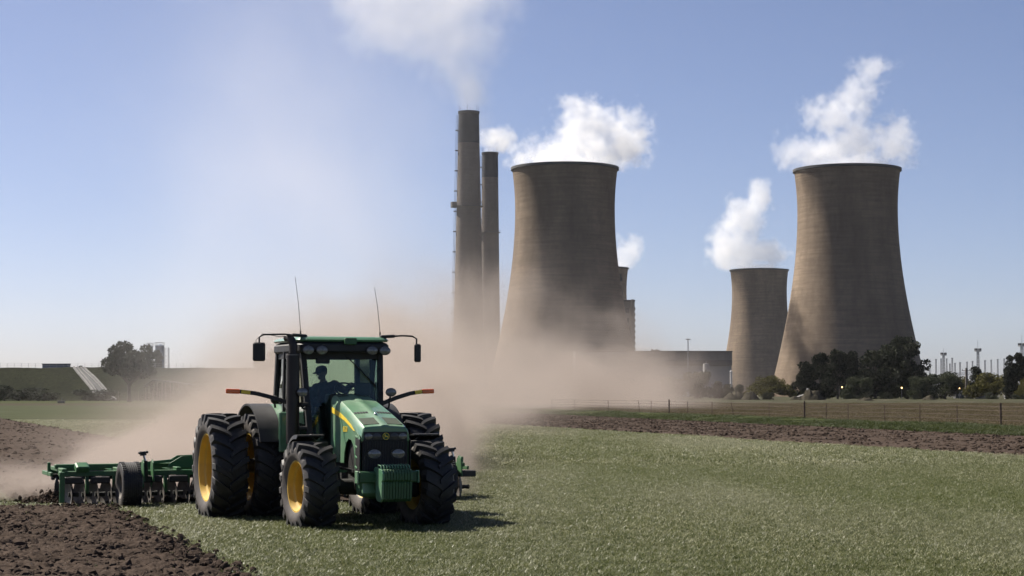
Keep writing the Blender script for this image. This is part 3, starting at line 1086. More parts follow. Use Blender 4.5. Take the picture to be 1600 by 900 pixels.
# wooden pole and gate things by the trees at the right
e = empty('power_pole', (gx(1508.7, 560), 560, 0))
H = at(1508, 575, 560).z
mb = MB(); mb.tube([(0, 0, -.3), (.1, 0, H)], [.42, .3], 10); mb.build('pole', M['wood'], e)
mb = MB(); mb.bar((-1.2, 0, H - .8), (1.2, 0, H - .8), .15, .15); mb.build('crossarm', M['wood'], e)
for sx in (-1, 0, 1):
    mb = MB(); mb.tube([(sx * 1.05, 0, H - .72), (sx * 1.05, 0, H - .35)], .08, 6); mb.build('insulator', M['darkmetal'], e)
tag(e, 'stout dark wooden pole standing among the right hand trees', 'pole')

D = 575
P_ = [('wall', gx(1492, D), gx(1505, D), D, D + 3, 0, 2.3, M['cladding_dark']),
      ('roof', gx(1490, D), gx(1506.5, D), D - .5, D + 3.5, 2.3, 2.6, M['cladding_pale']),
      ('window', gx(1496, D), gx(1500.5, D), D - .06, D - .015, 1.1, 1.8, M['cladding_pale']),
      ('door', gx(1501.5, D), gx(1504, D), D - .06, D - .015, .05, 1.9, M['windowdark'])]
block('guard_hut', P_, 'small dark hut with pale flat roof under the grey green trees', 'hut')
D = 545
P_ = [('body', gx(1521.5, D), gx(1528.5, D), D, D + 1, 0.05, 1.5, M['cladding']), ('lid', gx(1521, D), gx(1529, D), D - .1, D + 1.1, 1.5, 1.85, M['cladding_pale'])]
block('kiosk', P_, 'grey box kiosk beside the dark slatted gate', 'kiosk')
e = empty('slatted_gate', (gx(1535, 545), 545, 0))
for k in range(9):
    mb = MB(); mb.box(((k - 4) * .26, 0, .85), (.2, .06, 1.6)); mb.build('slat', M['darkmetal'], e, 0)
for z in (.4, 1.3):
    mb = MB(); mb.box((0, .06, z), (2.5, .05, .1)); mb.build('rail', M['darkmetal'], e, 0)
tag(e, 'dark slatted gate beside the grey kiosk', 'gate')
e = empty('round_sign', (gx(1574, 540), 540, 0))
mb = MB(); mb.tube([(0, .06, -.1), (0, .06, 2.6)], .05, 6); mb.build('post', M['galv'], e)
mb = MB(); mb.lathe([(.01, -.02), (.46, -.02), (.46, .02), (.01, .02)], 20, (0, 0, 2.2), 'y'); mb.build('plate', M['white'], e)
tag(e, 'small round white sign on a post before the tall dark tree', 'sign')
e = empty('marker_stone', (gx(1386.5, 540), 540, 0))
mb = MB(); mb.tube([(0, 0, -.1), (0, 0, 1.3), (0, 0, 1.5)], [.32, .26, .12], 10); mb.build('stone', M['white'], e)
tag(e, 'small white marker post at the foot of the tall tree', 'marker')
e = empty('marker_stone', (gx(1569, 540), 540, 0))
mb = MB(); mb.tube([(0, 0, -.1), (0, 0, 1.2), (0, 0, 1.4)], [.2, .18, .1], 10); mb.build('stone', M['white'], e)
tag(e, 'small white post just left of the round sign', 'marker')

# lit street lamps
m, nt, b = nmat('lit_lamp')
b.inputs['Base Color'].default_value = (1, .8, .5, 1)
b.inputs['Emission Color'].default_value = (1, .62, .25, 1)
b.inputs['Emission Strength'].default_value = 2.5
M['lit'] = m
LL = ['lit lamp post before the dark pines, first from the left', 'lit lamp post below the tall feathery tree', 'lit lamp post beside the small dark hut', 'lit lamp post near the right edge by the round sign']
for i, (px, py) in enumerate([(1315, 605), (1408, 606), (1498, 606.5), (1586, 606)]):
    D = 535
    H = at(px, py, D).z
    e = empty('street_lamp', (gx(px, D), D, 0))
    mb = MB(); mb.tube([(0, 0, -.2), (0, 0, H - .2)], [.09, .06], 6); mb.build('post', M['galv'], e)
    mb = MB(); mb.ball((0, 0, H), (.22, .22, .24), 12, 8); mb.build('lamp_globe', M['lit'], e)
    mb = MB(); mb.lathe([(.01, H + .36), (.3, H + .28), (.3, H + .24), (.01, H + .24)], 10); mb.build('lamp_cap', M['darkmetal'], e)
    tag(e, LL[i], 'lamp', 'lit lamp posts along the trees')

# small shed with sloping roof and pale flue, mounds of earth
D = 500
P_ = [('wall', gx(1252, D), gx(1278, D), D, D + 4, 0, 1.5, M['cladding_dark']), ('flue', gx(1261, D), gx(1263.4, D), D + 1, D + 1.5, 1.5, 3.4, M['white'])]
sh = block('shed', P_, 'low dark shed with white flue behind the earth mound', 'shed')
mb = MB(); mb.prism([(gx(1248, D) - sh.location.x, 1.25), (gx(1270, D) - sh.location.x, 2.5), (gx(1281, D) - sh.location.x, 2.0), (gx(1281, D) - sh.location.x, 1.8), (gx(1270, D) - sh.location.x, 2.3), (gx(1248, D) - sh.location.x, 1.05)], 'y', -2.6, 2.6)
mb.build('roof', M['cladding'], sh, 0)

M['mound'] = ground_mat('mound_earth', [(0.3, (0.025, 0.023, 0.016)), (0.7, (0.07, 0.062, 0.046))], 0.8, bmp=0.3, bscale=1.5)
def mound(px, D, w_, d_, h_, seed, label):
    nx, ny = 44, 22
    vs = []; fs = []
    for j in range(ny):
        for i in range(nx):
            u = i / (nx - 1) * 2 - 1; v = j / (ny - 1) * 2 - 1
            r2 = min(1, math.sqrt(u * u + v * v))
            h = h_ * (0.5 + 0.5 * math.cos(math.pi * r2)) ** 0.8
            n_ = float(fbm(np.array([u * w_ / 2.2 + seed]), np.array([v * d_ / 2.2]), 4, seed)[0])
            vs.append((u * w_ / 2, v * d_ / 2, h * (0.45 + 1.1 * n_) - 0.05))
    for j in range(ny - 1):
        for i in range(nx - 1):
            fs.append((j * nx + i, j * nx + i + 1, (j + 1) * nx + i + 1, (j + 1) * nx + i))
    mb = MB(); mb.add(vs, fs)
    o = mb.build('earth_mound', M['mound'], None, 60)
    o.location = (gx(px, D), D, 0.1)
    tag(o, label, 'mound', 'mounds of dug earth beyond the field')
mound(1148, 470, 9, 6, 2.7, 3, 'rough earth mound right of the pale tank, left of the round tree')
mound(1172, 460, 6.5, 5, 2.3, 5, 'smaller earth mound below the round olive tree')
mound(1268, 455, 8.5, 6, 3.0, 8, 'bushy earth mound in front of the low shed')
mound(1243, 450, 5, 4, 1.2, 9, 'low earth mound left of the shed')
mound(1452, 440, 6, 4, 1.6, 12, 'low earth heap at the field end below the grey green trees')
mound(1350, 430, 7, 4, 1.0, 14, 'flat earth heap at the field end below the tall tree')
mound(1055, 475, 7, 5, 1.8, 16, 'earth mound lying in the dust below the light mast')

# ------------------------------------------------------------------ trees
def leaf_mat(name, lo, hi, scale=0.5):
    m, nt, b = nmat(name)
    f = noise_node(nt, scale, 5, 0.6)
    c = ramp(nt, f, [(0.3, lo), (0.7, hi)])
    nt.links.new(c, b.inputs['Base Color'])
    b.inputs['Roughness'].default_value = 0.7
    b.inputs['Specular IOR Level'].default_value = 0.1
    tr = nt.nodes.new('ShaderNodeBsdfTranslucent'); nt.links.new(c, tr.inputs[0])
    mx = nt.nodes.new('ShaderNodeMixShader'); mx.inputs[0].default_value = 0.25
    nt.links.new(b.outputs[0], mx.inputs[1]); nt.links.new(tr.outputs[0], mx.inputs[2])
    nt.links.new(mx.outputs[0], nt.nodes['Material Output'].inputs['Surface'])
    return m
M['leaf_dark'] = leaf_mat('dark_pine_foliage', (0.007, 0.010, 0.006), (0.020, 0.024, 0.013))
M['leaf_grey'] = leaf_mat('grey_green_foliage', (0.02, 0.026, 0.014), (0.055, 0.062, 0.034))
M['leaf_olive'] = leaf_mat('olive_foliage', (0.036, 0.038, 0.010), (0.10, 0.09, 0.024), 0.3)
M['leaf_gum'] = leaf_mat('gum_tree_foliage', (0.010, 0.014, 0.008), (0.032, 0.037, 0.021))
M['bark'] = simple('bark', (0.06, 0.05, 0.042), 0.95, var=0.3, scale=2)


def tree_meshes(kind, seed, leafm, nleaf=2600, hgt=1.0):
    nleaf = int(nleaf * 1.9)
    """unit-ish tree: height 10 m, crown about 8 m wide; returns trunk mesh, crown mesh"""
    r = random.Random(seed)
    tk = MB()
    cl = []                                    # clumps: centre, radii
    if kind == 'round':
        base = 0.4
        for k in range(44):
            a = r.uniform(0, 6.28); rr = 3.3 * math.sqrt(r.random()); z = base + 1.2 + r.random() ** 0.8 * 6.2
            s = math.sqrt(max(0.05, 1 - ((z - 4.7) / 5.0) ** 2))
            cl.append((Vector((rr * s * math.cos(a), rr * s * math.sin(a), z)), r.uniform(0.9, 1.6)))
    elif kind == 'dome':                        # acacia-like, wide flat dome to the ground
        for k in range(50):
            a = r.uniform(0, 6.28); rr = 4.3 * math.sqrt(r.random()); z = 1.4 + (1 - (rr / 4.6) ** 2) * 7.0 * r.uniform(0.45, 1.0)
            cl.append((Vector((rr * math.cos(a), rr * math.sin(a), z)), r.uniform(0.9, 1.5)))
    elif kind == 'pine':
        for k in range(60):
            z = 0.9 + 8.7 * r.random()
            w_ = 3.4 * (1 - (z / 10.4) ** 1.6) + 0.25
            a = r.uniform(0, 6.28); rr = w_ * math.sqrt(r.random())
            cl.append((Vector((rr * math.cos(a), rr * math.sin(a), z + rr * .12)), r.uniform(0.55, 1.15)))
    elif kind == 'gum':
        for k in range(56):
            z = 1.1 + 8.5 * r.random()
            w_ = 2.7 * math.sqrt(max(.05, 1 - ((z - 5.0) / 5.4) ** 2)) * r.uniform(.7, 1.15)
            a = r.uniform(0, 6.28); rr = w_ * math.sqrt(r.random())
            cl.append((Vector((rr * math.cos(a), rr * math.sin(a), z)), r.uniform(0.55, 1.2)))
    elif kind == 'poplar':
        for k in range(40):
            z = 0.9 + 8.7 * r.random()
            w_ = 1.45 * math.sqrt(max(.05, 1 - ((z - 4.8) / 5.6) ** 2))
            a = r.uniform(0, 6.28); rr = w_ * math.sqrt(r.random())
            cl.append((Vector((rr * math.cos(a), rr * math.sin(a), z)), r.uniform(0.55, 0.95)))
    elif kind == 'open':                        # broad crown with big gaps on a tall bole
        for k in range(48):
            a = r.uniform(0, 6.28); rr = 3.9 * math.sqrt(r.random()); z = 4.0 + 5.4 * r.random() ** 0.8 * (1 - (rr / 5.5) ** 2) + 0.3
            cl.append((Vector((rr * math.cos(a), rr * math.sin(a), z)), r.uniform(0.6, 1.15)))
    elif kind == 'bush':
        for k in range(16):
            a = r.uniform(0, 6.28); rr = 3.8 * math.sqrt(r.random()); z = 1.0 + 7.6 * r.random() * math.sqrt(max(0, 1 - (rr / 4.6) ** 2))
            cl.append((Vector((rr * math.cos(a), rr * math.sin(a), z)), r.uniform(1.0, 1.9)))
    top = {'round': 5, 'dome': 4, 'pine': 9.3, 'gum': 8, 'poplar': 8.5, 'open': 7, 'bush': 3}[kind]
    r0 = {'open': .42, 'gum': .3, 'bush': .22}.get(kind, .26)
    tk.tube([(0, 0, -.4), (r.uniform(-.1, .1), r.uniform(-.1, .1), top * .45), (r.uniform(-.25, .25), r.uniform(-.25, .25), top)], [r0, r0 * .75, r0 * .25], 8)
    for c, s in cl[::2]:
        z0 = min(top * .9, max(.8, c.z * 0.55))
        p0 = Vector((0, 0, z0))
        tk.tube([p0, (p0 + c) / 2 + Vector((0, 0, .3)), c], [r0 * .4, r0 * .26, r0 * .1], 5)
    cr = MB()
    tot = sum(s ** 2 for _, s in cl)
    sz = {'pine': .27, 'gum': .27, 'poplar': .25}.get(kind, .29)
    for c, s in cl:
        for _ in range(int(nleaf * s ** 2 / tot)):
            d = Vector((r.gauss(0, 1), r.gauss(0, 1), r.gauss(0, 1))).normalized()
            p = c + d * s * (0.45 + 0.6 * r.random() ** .6)
            if p.z < .15: p.z = .15 + r.random() * .3
            u = Vector((r.gauss(0, 1), r.gauss(0, 1), r.gauss(0, .7))).normalized()
            v = u.orthogonal().normalized()
            v = Matrix.Rotation(r.uniform(0, 6.28), 3, u) @ v
            q = u.cross(v)
            k = sz * r.uniform(.6, 1.35)
            cr.add([p - v * k, p + q * k * .45, p + v * k, p - q * k * .45], [(0, 1, 2, 3)])
    return tk.mesh('trunk', M['bark'], 40), cr.mesh('crown', leafm, 0, normals=False)

TM = {}
for key, kind, mt, seeds, nl in (('pine', 'pine', 'leaf_dark', (1, 2, 3), 3800), ('gum', 'gum', 'leaf_gum', (4, 5), 3800), ('round', 'round', 'leaf_grey', (6, 7), 3400),
                                 ('olive', 'dome', 'leaf_olive', (8, 9), 3600), ('poplar', 'poplar', 'leaf_dark', (10, 11), 3000), ('open', 'open', 'leaf_gum', (12,), 3600),
                                 ('bush', 'bush', 'leaf_gum', (13, 14), 2000), ('greybush', 'bush', 'leaf_grey', (15,), 2200)):
    TM[key] = [tree_meshes(kind, s, M[mt], nl) for s in seeds]

def tree(key, v, px, D, ytop, wpx, label, cat='tree', group='trees before the power station', name=None, wunit=None, z0=0.0):
    """wpx: full crown width in photo pixels"""
    H = at(px, ytop, D).z - z0
    wu = wunit or {'pine': 6.6, 'gum': 6.0, 'round': 7.6, 'olive': 9.6, 'poplar': 4.0, 'open': 9.0, 'bush': 9.0, 'greybush': 9.0}[key]
    W = wpx / FPX * D
    e = empty(name or {'pine': 'pine_tree', 'gum': 'gum_tree', 'olive': 'acacia_tree', 'poplar': 'poplar_tree', 'bush': 'bush', 'greybush': 'bush'}.get(key, 'broadleaf_tree'), (gx(px, D), D, z0), random.uniform(0, 6.28))
    e.scale = (W / wu, W / wu, H / 10.0)
    tk, cr = TM[key][v]
    link('trunk', tk, e); link('crown', cr, e)
    tag(e, label, cat, group)
    return e

tree('olive', 0, 1203, 500, 577, 76, 'wide olive green acacia before the far cooling tower')
tree('pine', 0, 1258, 520, 566, 42, 'dark pine at the left end of the pines under the right tower')
tree('pine', 1, 1282, 535, 553, 46, 'dark pine, second from the left under the right tower')
tree('pine', 2, 1308, 525, 547, 50, 'dark bushy pine in the middle of the pine group')
tree('pine', 0, 1331, 545, 550, 36, 'dark pine at the right end of the pine group')
tree('gum', 0, 1367, 540, 548, 58, 'broad dark gum tree left of the tallest tree')
tree('gum', 1, 1391, 550, 541, 46, 'dark gum tree crowding the left side of the tallest tree')
tree('gum', 0, 1417, 545, 527, 62, 'tallest feathery gum tree in front of the right cooling tower')
tree('pine', 1, 1399, 560, 535, 40, 'dark tree just behind the tallest gum tree')
tree('round', 0, 1343, 515, 584, 44, 'rounded grey green tree low between pines and gum trees')
tree('round', 1, 1439, 515, 583, 46, 'rounded grey green tree right of the tallest gum')
tree('round', 0, 1476, 525, 576, 56, 'broad rounded grey green tree below the leftmost floodlight mast')
tree('olive', 1, 1502, 600, 582, 46, 'olive tree partly behind the stout wooden pole')
tree('pine', 2, 1525, 590, 573, 30, 'small dark conifer at the foot of the middle floodlight mast')
tree('olive', 0, 1551, 530, 571, 84, 'wide yellowish olive tree left of the tall dark poplars')
tree('poplar', 0, 1579, 520, 557, 27, 'tall dark poplar, left one of the pair at the right edge')
tree('poplar', 1, 1594, 525, 554, 30, 'tall dark poplar, right one of the pair at the right edge')
tree('olive', 1, 1606, 515, 580, 40, 'olive tree cut by the right edge of the picture')
tree('round', 1, 1090, 560, 574, 46, 'grey green tree in thin dust beside the white tank')
tree('round', 0, 1052, 570, 585, 40, 'tree nearly lost in dust left of the light mast')
tree('pine', 0, 1121, 560, 596, 22, 'small dark conifer right below the white tank')
tree('bush', 0, 1146, 555, 593, 34, 'dark bush between white tank and round olive tree', 'bush', 'bushes before the power station')
tree('bush', 1, 1130, 560, 597, 24, 'dark bush just right of the small conifer', 'bush', 'bushes before the power station')
tree('bush', 0, 1200, 480, 609, 22, 'small dark bush under the wide acacia', 'bush', 'bushes before the power station')
tree('greybush', 0, 1320, 500, 606, 24, 'grey green bush below the first lit lamp', 'bush', 'bushes before the power station')
tree('bush', 1, 1355, 500, 610, 22, 'dark low bush right of the first lit lamp', 'bush', 'bushes before the power station')
tree('bush', 0, 1337, 505, 615, 16, 'smallest low bush between two bushes near the first lit lamp', 'bush', 'bushes before the power station')
tree('bush', 1, 1433, 505, 609, 16, 'narrow dark bush under the rounded grey green tree', 'bush', 'bushes before the power station')
tree('greybush', 0, 1545, 505, 611, 24, 'grey bush beneath the wide yellowish olive tree', 'bush', 'bushes before the power station')
tree('bush', 0, 1592, 505, 613, 26, 'dark bush at the foot of the poplars', 'bush', 'bushes before the power station')
tree('bush', 1, 1380, 530, 611, 30, 'dark bush left of the white marker under the gum trees', 'bush', 'bushes before the power station')
tree('bush', 1, 1462, 540, 612, 30, 'dark bush under the broad grey green tree', 'bush', 'bushes before the power station')
tree('bush', 0, 1520, 560, 610, 30, 'dark bush behind the grey kiosk', 'bush', 'bushes before the power station')
tree('bush', 0, 1282, 540, 612, 26, 'dark bush behind the bushy mound under the pines', 'bush', 'bushes before the power station')

# ------------------------------------------------------------------ left: on and before the embankment
tree('open', 0, 203, 430, 529, 80, 'big tree with gaps in its crown standing before the embankment', 'tree', None, 'broadleaf_tree')
tree('gum', 1, 247, 560, 548, 16, 'narrow dark tree beside the silos', 'tree', None, z0=9.0)
tree('bush', 1, 220, 560, 568, 30, 'dark bush on the bank top left of the silos', 'bush', None, z0=9.0)
tree('bush', 0, 176, 560, 566, 20, 'dark bush on the bank top under the left side of the big tree', 'bush', None, z0=9.0)
tree('bush', 1, 128, 555, 570, 12, 'small bush on the bank top beside the concrete chutes', 'bush', None, z0=9.0)
tree('open', 0, 420, 330, 543, 46, 'tree half lost in dust behind the left mirror of the tractor', 'tree', None, 'broadleaf_tree')
for i, (px, w_, yt, lab) in enumerate([(8, 60, 594, 'dark scrub at the foot of the bank by the left edge'), (60, 90, 602, 'low dark scrub along the bank foot left of the chutes'),
                                       (150, 70, 603, 'low dark scrub below the concrete chutes'), (250, 60, 595, 'dark thicket behind the open shed')]):
    tree('bush', i % 2, px, 492, yt, w_, lab, 'bush', 'scrub along the embankment foot')

for i, (px, hw, lab) in enumerate([(234.5, 4.5, 'blue grey silo partly behind the big tree'), (249.5, 6.8, 'blue grey silo with roof walkway right of the big tree')]):
    D = 600 + 10 * i
    e = empty('silo', (gx(px, D), D, 6.0))
    H = at(px, 541 - i, D).z - 6.0
    rr = hw / FPX * D
    mb = MB()
    pr = []
    for k in range(12):
        pr += [(rr, H * k / 12), (rr + .05, H * (k + .5) / 12)]
    mb.lathe(pr + [(rr, H)], 32); mb.build('barrel', M['siloblue'], e, 50)
    mb = MB(); mb.lathe([(rr + .1, H - .1), (rr + .1, H), (rr * .3, H + rr * .35), (.01, H + rr * .4)], 32); mb.build('roof', M['siloblue'], e)
    mb = MB()
    for k in range(10):
        t = 6.28 * k / 10
        mb.tube([((rr + .1) * math.cos(t), (rr + .1) * math.sin(t), H), ((rr + .1) * math.cos(t), (rr + .1) * math.sin(t), H + 1)], .05, 4)
    mb.lathe([(rr + .05, H + .95), (rr + .15, H + .95), (rr + .15, H + 1.05), (rr + .05, H + 1.05)], 24, close=True)
    mb.build('railing', M['galv'], e)
    tag(e, lab, 'silo', 'silos behind the embankment')
e = empty('elevator_frame', (gx(260.5, 612), 612, 6.0))
H = at(260, 543, 612).z - 6
mb = MB()
for sx in (-.7, .7):
    for sy in (-.7, .7):
        mb.tube([(sx, sy, 0), (sx, sy, H)], .09, 5)
for k in range(10):
    z = H * k / 10
    mb.bar((-.7, -.7, z), (.7, -.7, z + H / 10), .07, .07); mb.bar((.7, -.7, z), (-.7, -.7, z + H / 10), .07, .07)
mb.build('frame', M['galv'], e)
mb = MB(); mb.tube([(-.7, 0, H), (-1.6, 0, H + .9), (-3.2, 0, H + .6)], .16, 8); mb.build('spout', M['galv'], e)
tag(e, 'thin lattice elevator standing against the right silo', 'elevator')

D = 556
P_ = [('wall', gx(66.5, D), gx(105.5, D), D, D + 4, 9.1, at(80, 569.5, D).z, M['siloblue']), ('roof', gx(66, D), gx(106, D), D - .2, D + 4.2, at(80, 569.5, D).z, at(80, 568, D).z, M['darkmetal'])]
block('container_shed', P_, 'low blue grey shed sitting on top of the embankment', 'shed')
# concrete chutes down the bank
e = empty('drain_chute', (gx(150, 515), 515, 0))
def bz(px, t, off=0.0):
    Yb = 507 + 27 * t
    X_ = gx(px, Yb)
    return Vector((X_, Yb - 0.5, float(bank_h(np.array([X_]), np.array([Yb]), None)[0]) + 0.25 + off))
for (pa, pb, w_) in ((157, 116.5, .5), (163, 122, .28), (179, 127, .28), (184, 133, .5)):
    mb = MB()
    pts = [bz(pa + (pb - pa) * t, t) - e.location for t in np.linspace(0.02, 1, 14)]
    for a, b in zip(pts[:-1], pts[1:]):
        mb.bar(a, b, w_, .5)
    mb.build('kerb_beam', M['concrete'], e, 0)
for (pa, pb) in ((160, 119), (172, 125), (181.5, 130)):
    mb = MB()
    pts = [bz(pa + (pb - pa) * t, t, -.1) - e.location for t in np.linspace(0.02, 1, 14)]
    for a, b in zip(pts[:-1], pts[1:]):
        mb.bar(a, b, 1.3, .3)
    mb.build('channel', M['cladding_dark'], e, 0)
tag(e, 'pale concrete drain chutes running down the grassy embankment', 'chute')


def post_fence(name, pts, h, rad, wires, label, posts_mat, dz=0.0, wr=0.012, lean=None):
    """pts: post feet in world; wires: heights"""
    o = Vector(pts[0])
    e = empty(name, o)
    for i, p in enumerate(pts):
        mb = MB(); q = Vector(p) - o
        l = (lean or {}).get(i, (0, 0))
        hh = h[i] if isinstance(h, (list, tuple)) else h
        r_ = rad[i] if isinstance(rad, (list, tuple)) else rad
        mb.tube([q + Vector((0, 0, -.2)), q + Vector((l[0], l[1], hh))], r_, 6); mb.build('post', posts_mat, e)
    for z in wires:
        mb = MB(); mb.tube([Vector(p) - o + Vector((0, 0, z)) for p in pts], wr, 4); mb.build('wire', posts_mat, e)
    tag(e, label, 'fence')
    return e
FP = [(862, 644.5), (898, 644), (950, 647.5), (1000, 648), (1017, 649), (1045, 652), (1074, 652.6), (1112, 654), (1147, 655.5), (1201, 657.5), (1256, 661.5), (1290, 662), (1324, 663), (1381, 664.5), (1436, 666), (1494, 668), (1562, 672), (1625, 674.5)]
pts = []; hs = []; rs = []
for px, py in FP:
    Yd = FPX * CAM_H / (py - 613)
    pts.append(Vector((gx(px, Yd), Yd, 0.05)))
    big = px in (1045, 1256, 1562)
    hs.append(1.62 if big else 1.45); rs.append(0.065 if big else 0.03)
post_fence('field_fence', pts, hs, rs, (0.25, 0.55, 0.85, 1.15, 1.4), 'rusty wire fence with thin posts between grass verge and stubble field', M['rust'], lean={3: (-.22, 0), 8: (-.3, 0)}, wr=0.011)
pts = [Vector((gx(px, 548), 548, 9.0)) for px in range(-10, 330, 11)]
post_fence('bank_fence', pts, 1.9, .05, (.6, 1.2, 1.8), 'thin wire fence along the top of the embankment', M['galv'], wr=.02)
pts = [Vector((gx(px, 470), 470, 0.05)) for px in (186, 203, 217, 229, 239, 250, 261, 271, 281, 289)]
post_fence('pen_fence', pts, 2.6, .07, (.7, 1.4, 2.1), 'dark post fence of the pen before the open shed', M['wood'], wr=.02)
D = 480
e = empty('open_shed', (gx(262, D), D, 0))
x0, x1 = gx(228, D) - e.location.x, gx(298, D) - e.location.x
mb = MB(); mb.prism([(x0, 4.0), (x0 + 2.4, 5.6), (x0 + 5, 5.4), (x1, 4.5), (x1, 4.25), (x0 + 5, 5.1), (x0 + 2.4, 5.3), (x0, 3.75)], 'y', -2.5, 2.5); mb.build('roof', M['cladding_dark'], e, 0)
for k in range(6):
    for sy in (-2.2, 2.2):
        xx = x0 + .5 + (x1 - x0 - 1) * k / 5
        mb = MB(); mb.tube([(xx, sy, -.2), (xx, sy, 4.15 + (.7 if 0 < k < 4 else 0))], .09, 6); mb.build('post', M['wood'], e)
tag(e, 'open sided dark roofed shed on posts before the embankment', 'shed')
e = empty('water_trough', (gx(97, 395), 395, 0))
mb = MB(); mb.box((0, 0, .3), (1.5, .7, .5), .06); mb.build('trough', M['darkmetal'], e)
mb = MB(); mb.tube([(0, .4, -.1), (0, .4, 1.3)], .06, 6); mb.build('standpipe', M['darkmetal'], e)
tag(e, 'small dark trough with upright pipe on the left field', 'trough')

# ================================================================== TRACTOR (local: +x forward, +y its left, origin under the front axle)
PSI = R(22)
TR = empty('tractor', (-2.47, 31.9, 0.0), PSI - math.pi / 2)
tag(TR, 'green tractor with yellow rims and twin rear tyres pulling a harrow', 'tractor')
def tw(p):
    return TR.location + Matrix.Rotation(PSI - math.pi / 2, 3, 'Z') @ Vector(p)


def tyre_mesh(Rt, w, rim, nl, lug, name='tyre', sweep=0.75):
    mb = MB()
    Rc = Rt - lug
    h = w / 2
    prof = [(rim, -h * .72), (rim + .02, -h * .86), (rim + (Rc - rim) * .35, -h * 1.02), (rim + (Rc - rim) * .65, -h * 1.03), (Rc - .06, -h * .95), (Rc - .02, -h * .82), (Rc, -h * .4)]
    prof = prof + [(Rc + .004, 0)] + [(r_, -a) for r_, a in reversed(prof)]
    n = 72
    mb.lathe(prof, n, axis='y')
    side = []
    for r_, a in prof:
        side += [1.0 if (r_ < Rc - .05) else (.35 if r_ < Rc - .01 else 0.0)] * n
    ns = 7
    for s in (-1, 1):
        for i in range(nl):
            p0 = 2 * math.pi * (i + (0.5 if s > 0 else 0)) / nl
            secs = []
            for k in range(ns + 1):
                t = k / ns
                if k < ns:
                    yy = s * (-0.04 * w + (h * 0.99 + 0.04 * w) * (k / (ns - 1)))
                    tt = k / (ns - 1)
                    top = Rt - 0.012 * tt ** 3
                    bot = Rc - 0.03 - 0.06 * tt ** 4
                else:                           # wraps down the shoulder
                    yy = s * h * 1.055; tt = 1.08
                    top = Rt - lug * 1.5 - .05
                    bot = top - .05
                ph = p0 - (sweep * h / Rt) * (tt ** 0.8)
                hw = (0.034 + 0.012 * tt) / Rt * (w / 0.5) ** .5
                def P(rr, da):
                    return (rr * math.sin(ph + da), yy, rr * math.cos(ph + da))
                secs.append([P(bot, -hw * 1.5), P(top, -hw), P(top, hw), P(bot, hw * 1.5)])
            mb.loft(secs)
            side += [0.0] * (4 * ns) + [.4] * 4
    me = mb.mesh(name, M['tyre'], 30)
    a = me.attributes.new('side', 'FLOAT', 'POINT')
    a.data.foreach_set('value', side)
    return me


def rim_mesh(rim, w, dish, name, outer=-1):
    """dish: how deep the disc sits behind the outer flange (outer at y<0)"""
    mb = MB()
    h = w / 2
    mb.lathe([(rim + .02, -h * .80), (rim + .035, -h * .86), (rim - .005, -h * .84), (rim - .03, -h * .55), (rim - .07, -h * .45), (rim - .08, -h * .8 + dish), (rim * .55, -h * .8 + dish + .03),
              (rim * .5, -h * .8 + dish - .02), (rim * .3, -h * .8 + dish - .03), (0.001, -h * .8 + dish - .03)], 48, axis='y')
    mb.lathe([(rim - .08, -h * .8 + dish), (rim - .07, h * .5), (rim - .02, h * .7), (rim + .03, h * .86), (rim + .03, h * .8)], 48, axis='y')
    return mb.mesh(name, M['yellow'], 30)


def hub_mesh(rim, w, dish, name='hub'):
    mb = MB()
    y0 = -w / 2 * .8 + dish - .03
    mb.lathe([(rim * .3, y0 + .01), (rim * .28, y0 - .05), (rim * .16, y0 - .07), (.001, y0 - .07)], 24, axis='y')
    for k in range(10):
        t = 2 * math.pi * k / 10
        mb.lathe([(.001, y0 - .035), (.016, y0 - .035), (.018, y0 - .01)], 6, (rim * .42 * math.cos(t), 0, rim * .42 * math.sin(t)), 'y')
    return mb.mesh(name, M['yellow'], 30)

RW, RH, RR_ = 0.62, 0.985, 0.60
FW, FH, FR_ = 0.57, 0.765, 0.42
rear_t = tyre_mesh(RH, RW, RR_, 22, 0.06)
rear_r = rim_mesh(RR_, RW, 0.24, 'rear_wheel'); rear_h = hub_mesh(RR_, RW, 0.24)
front_t = tyre_mesh(FH, FW, FR_, 19, 0.05)
front_r = rim_mesh(FR_, FW, 0.22, 'front_wheel'); front_h = hub_mesh(FR_, FW, 0.22)


def wheel(name, rm, tm, hm, loc, flip, spin, steer=0.0, parent=TR, outer=True):
    w_ = link(name, rm, parent, loc, (0, spin, (math.pi if flip else 0) + steer))
    w_.rotation_mode = 'YXZ' if False else 'XYZ'
    t = link('tyre', tm, w_)
    if flip:                                   # keep the chevrons running the right way on the far side
        t.scale = (-1, 1, 1)
    if outer:
        link('hub', hm, w_)
    return w_
AX = -3.02
for s in (-1, 1):
    wheel('rear_wheel', rear_r, rear_t, rear_h, (AX, s * 1.08, RH - .02), s > 0, 0.4 * s, outer=False)
    wheel('rear_wheel', rear_r, rear_t, rear_h, (AX, s * 1.86, RH - .02), s > 0, 0.13 - s * .2)
    wheel('front_wheel', front_r, front_t, front_h, (0, s * 1.03, FH - .02), s > 0, 0.2 + .3 * s, R(4))
    mb = MB(); mb.tube([(AX, s * .35, RH), (AX, s * 1.9, RH)], .13, 16); mb.tube([(AX, s * .3, RH), (AX, s * .72, RH)], .26, 16); mb.build('axle_shaft', M['cast'], TR)
    mb = MB(); mb.tube([(0, s * .2, .72), (0, s * .75, .74)], [.14, .12], 12); mb.box((0, s * .8, .74), (.26, .2, .42), .05); mb.tube([(-.28, s * .2, .66), (-.22, s * .78, .68)], .035, 8)
    mb.build('front_axle', M['cast'], TR)

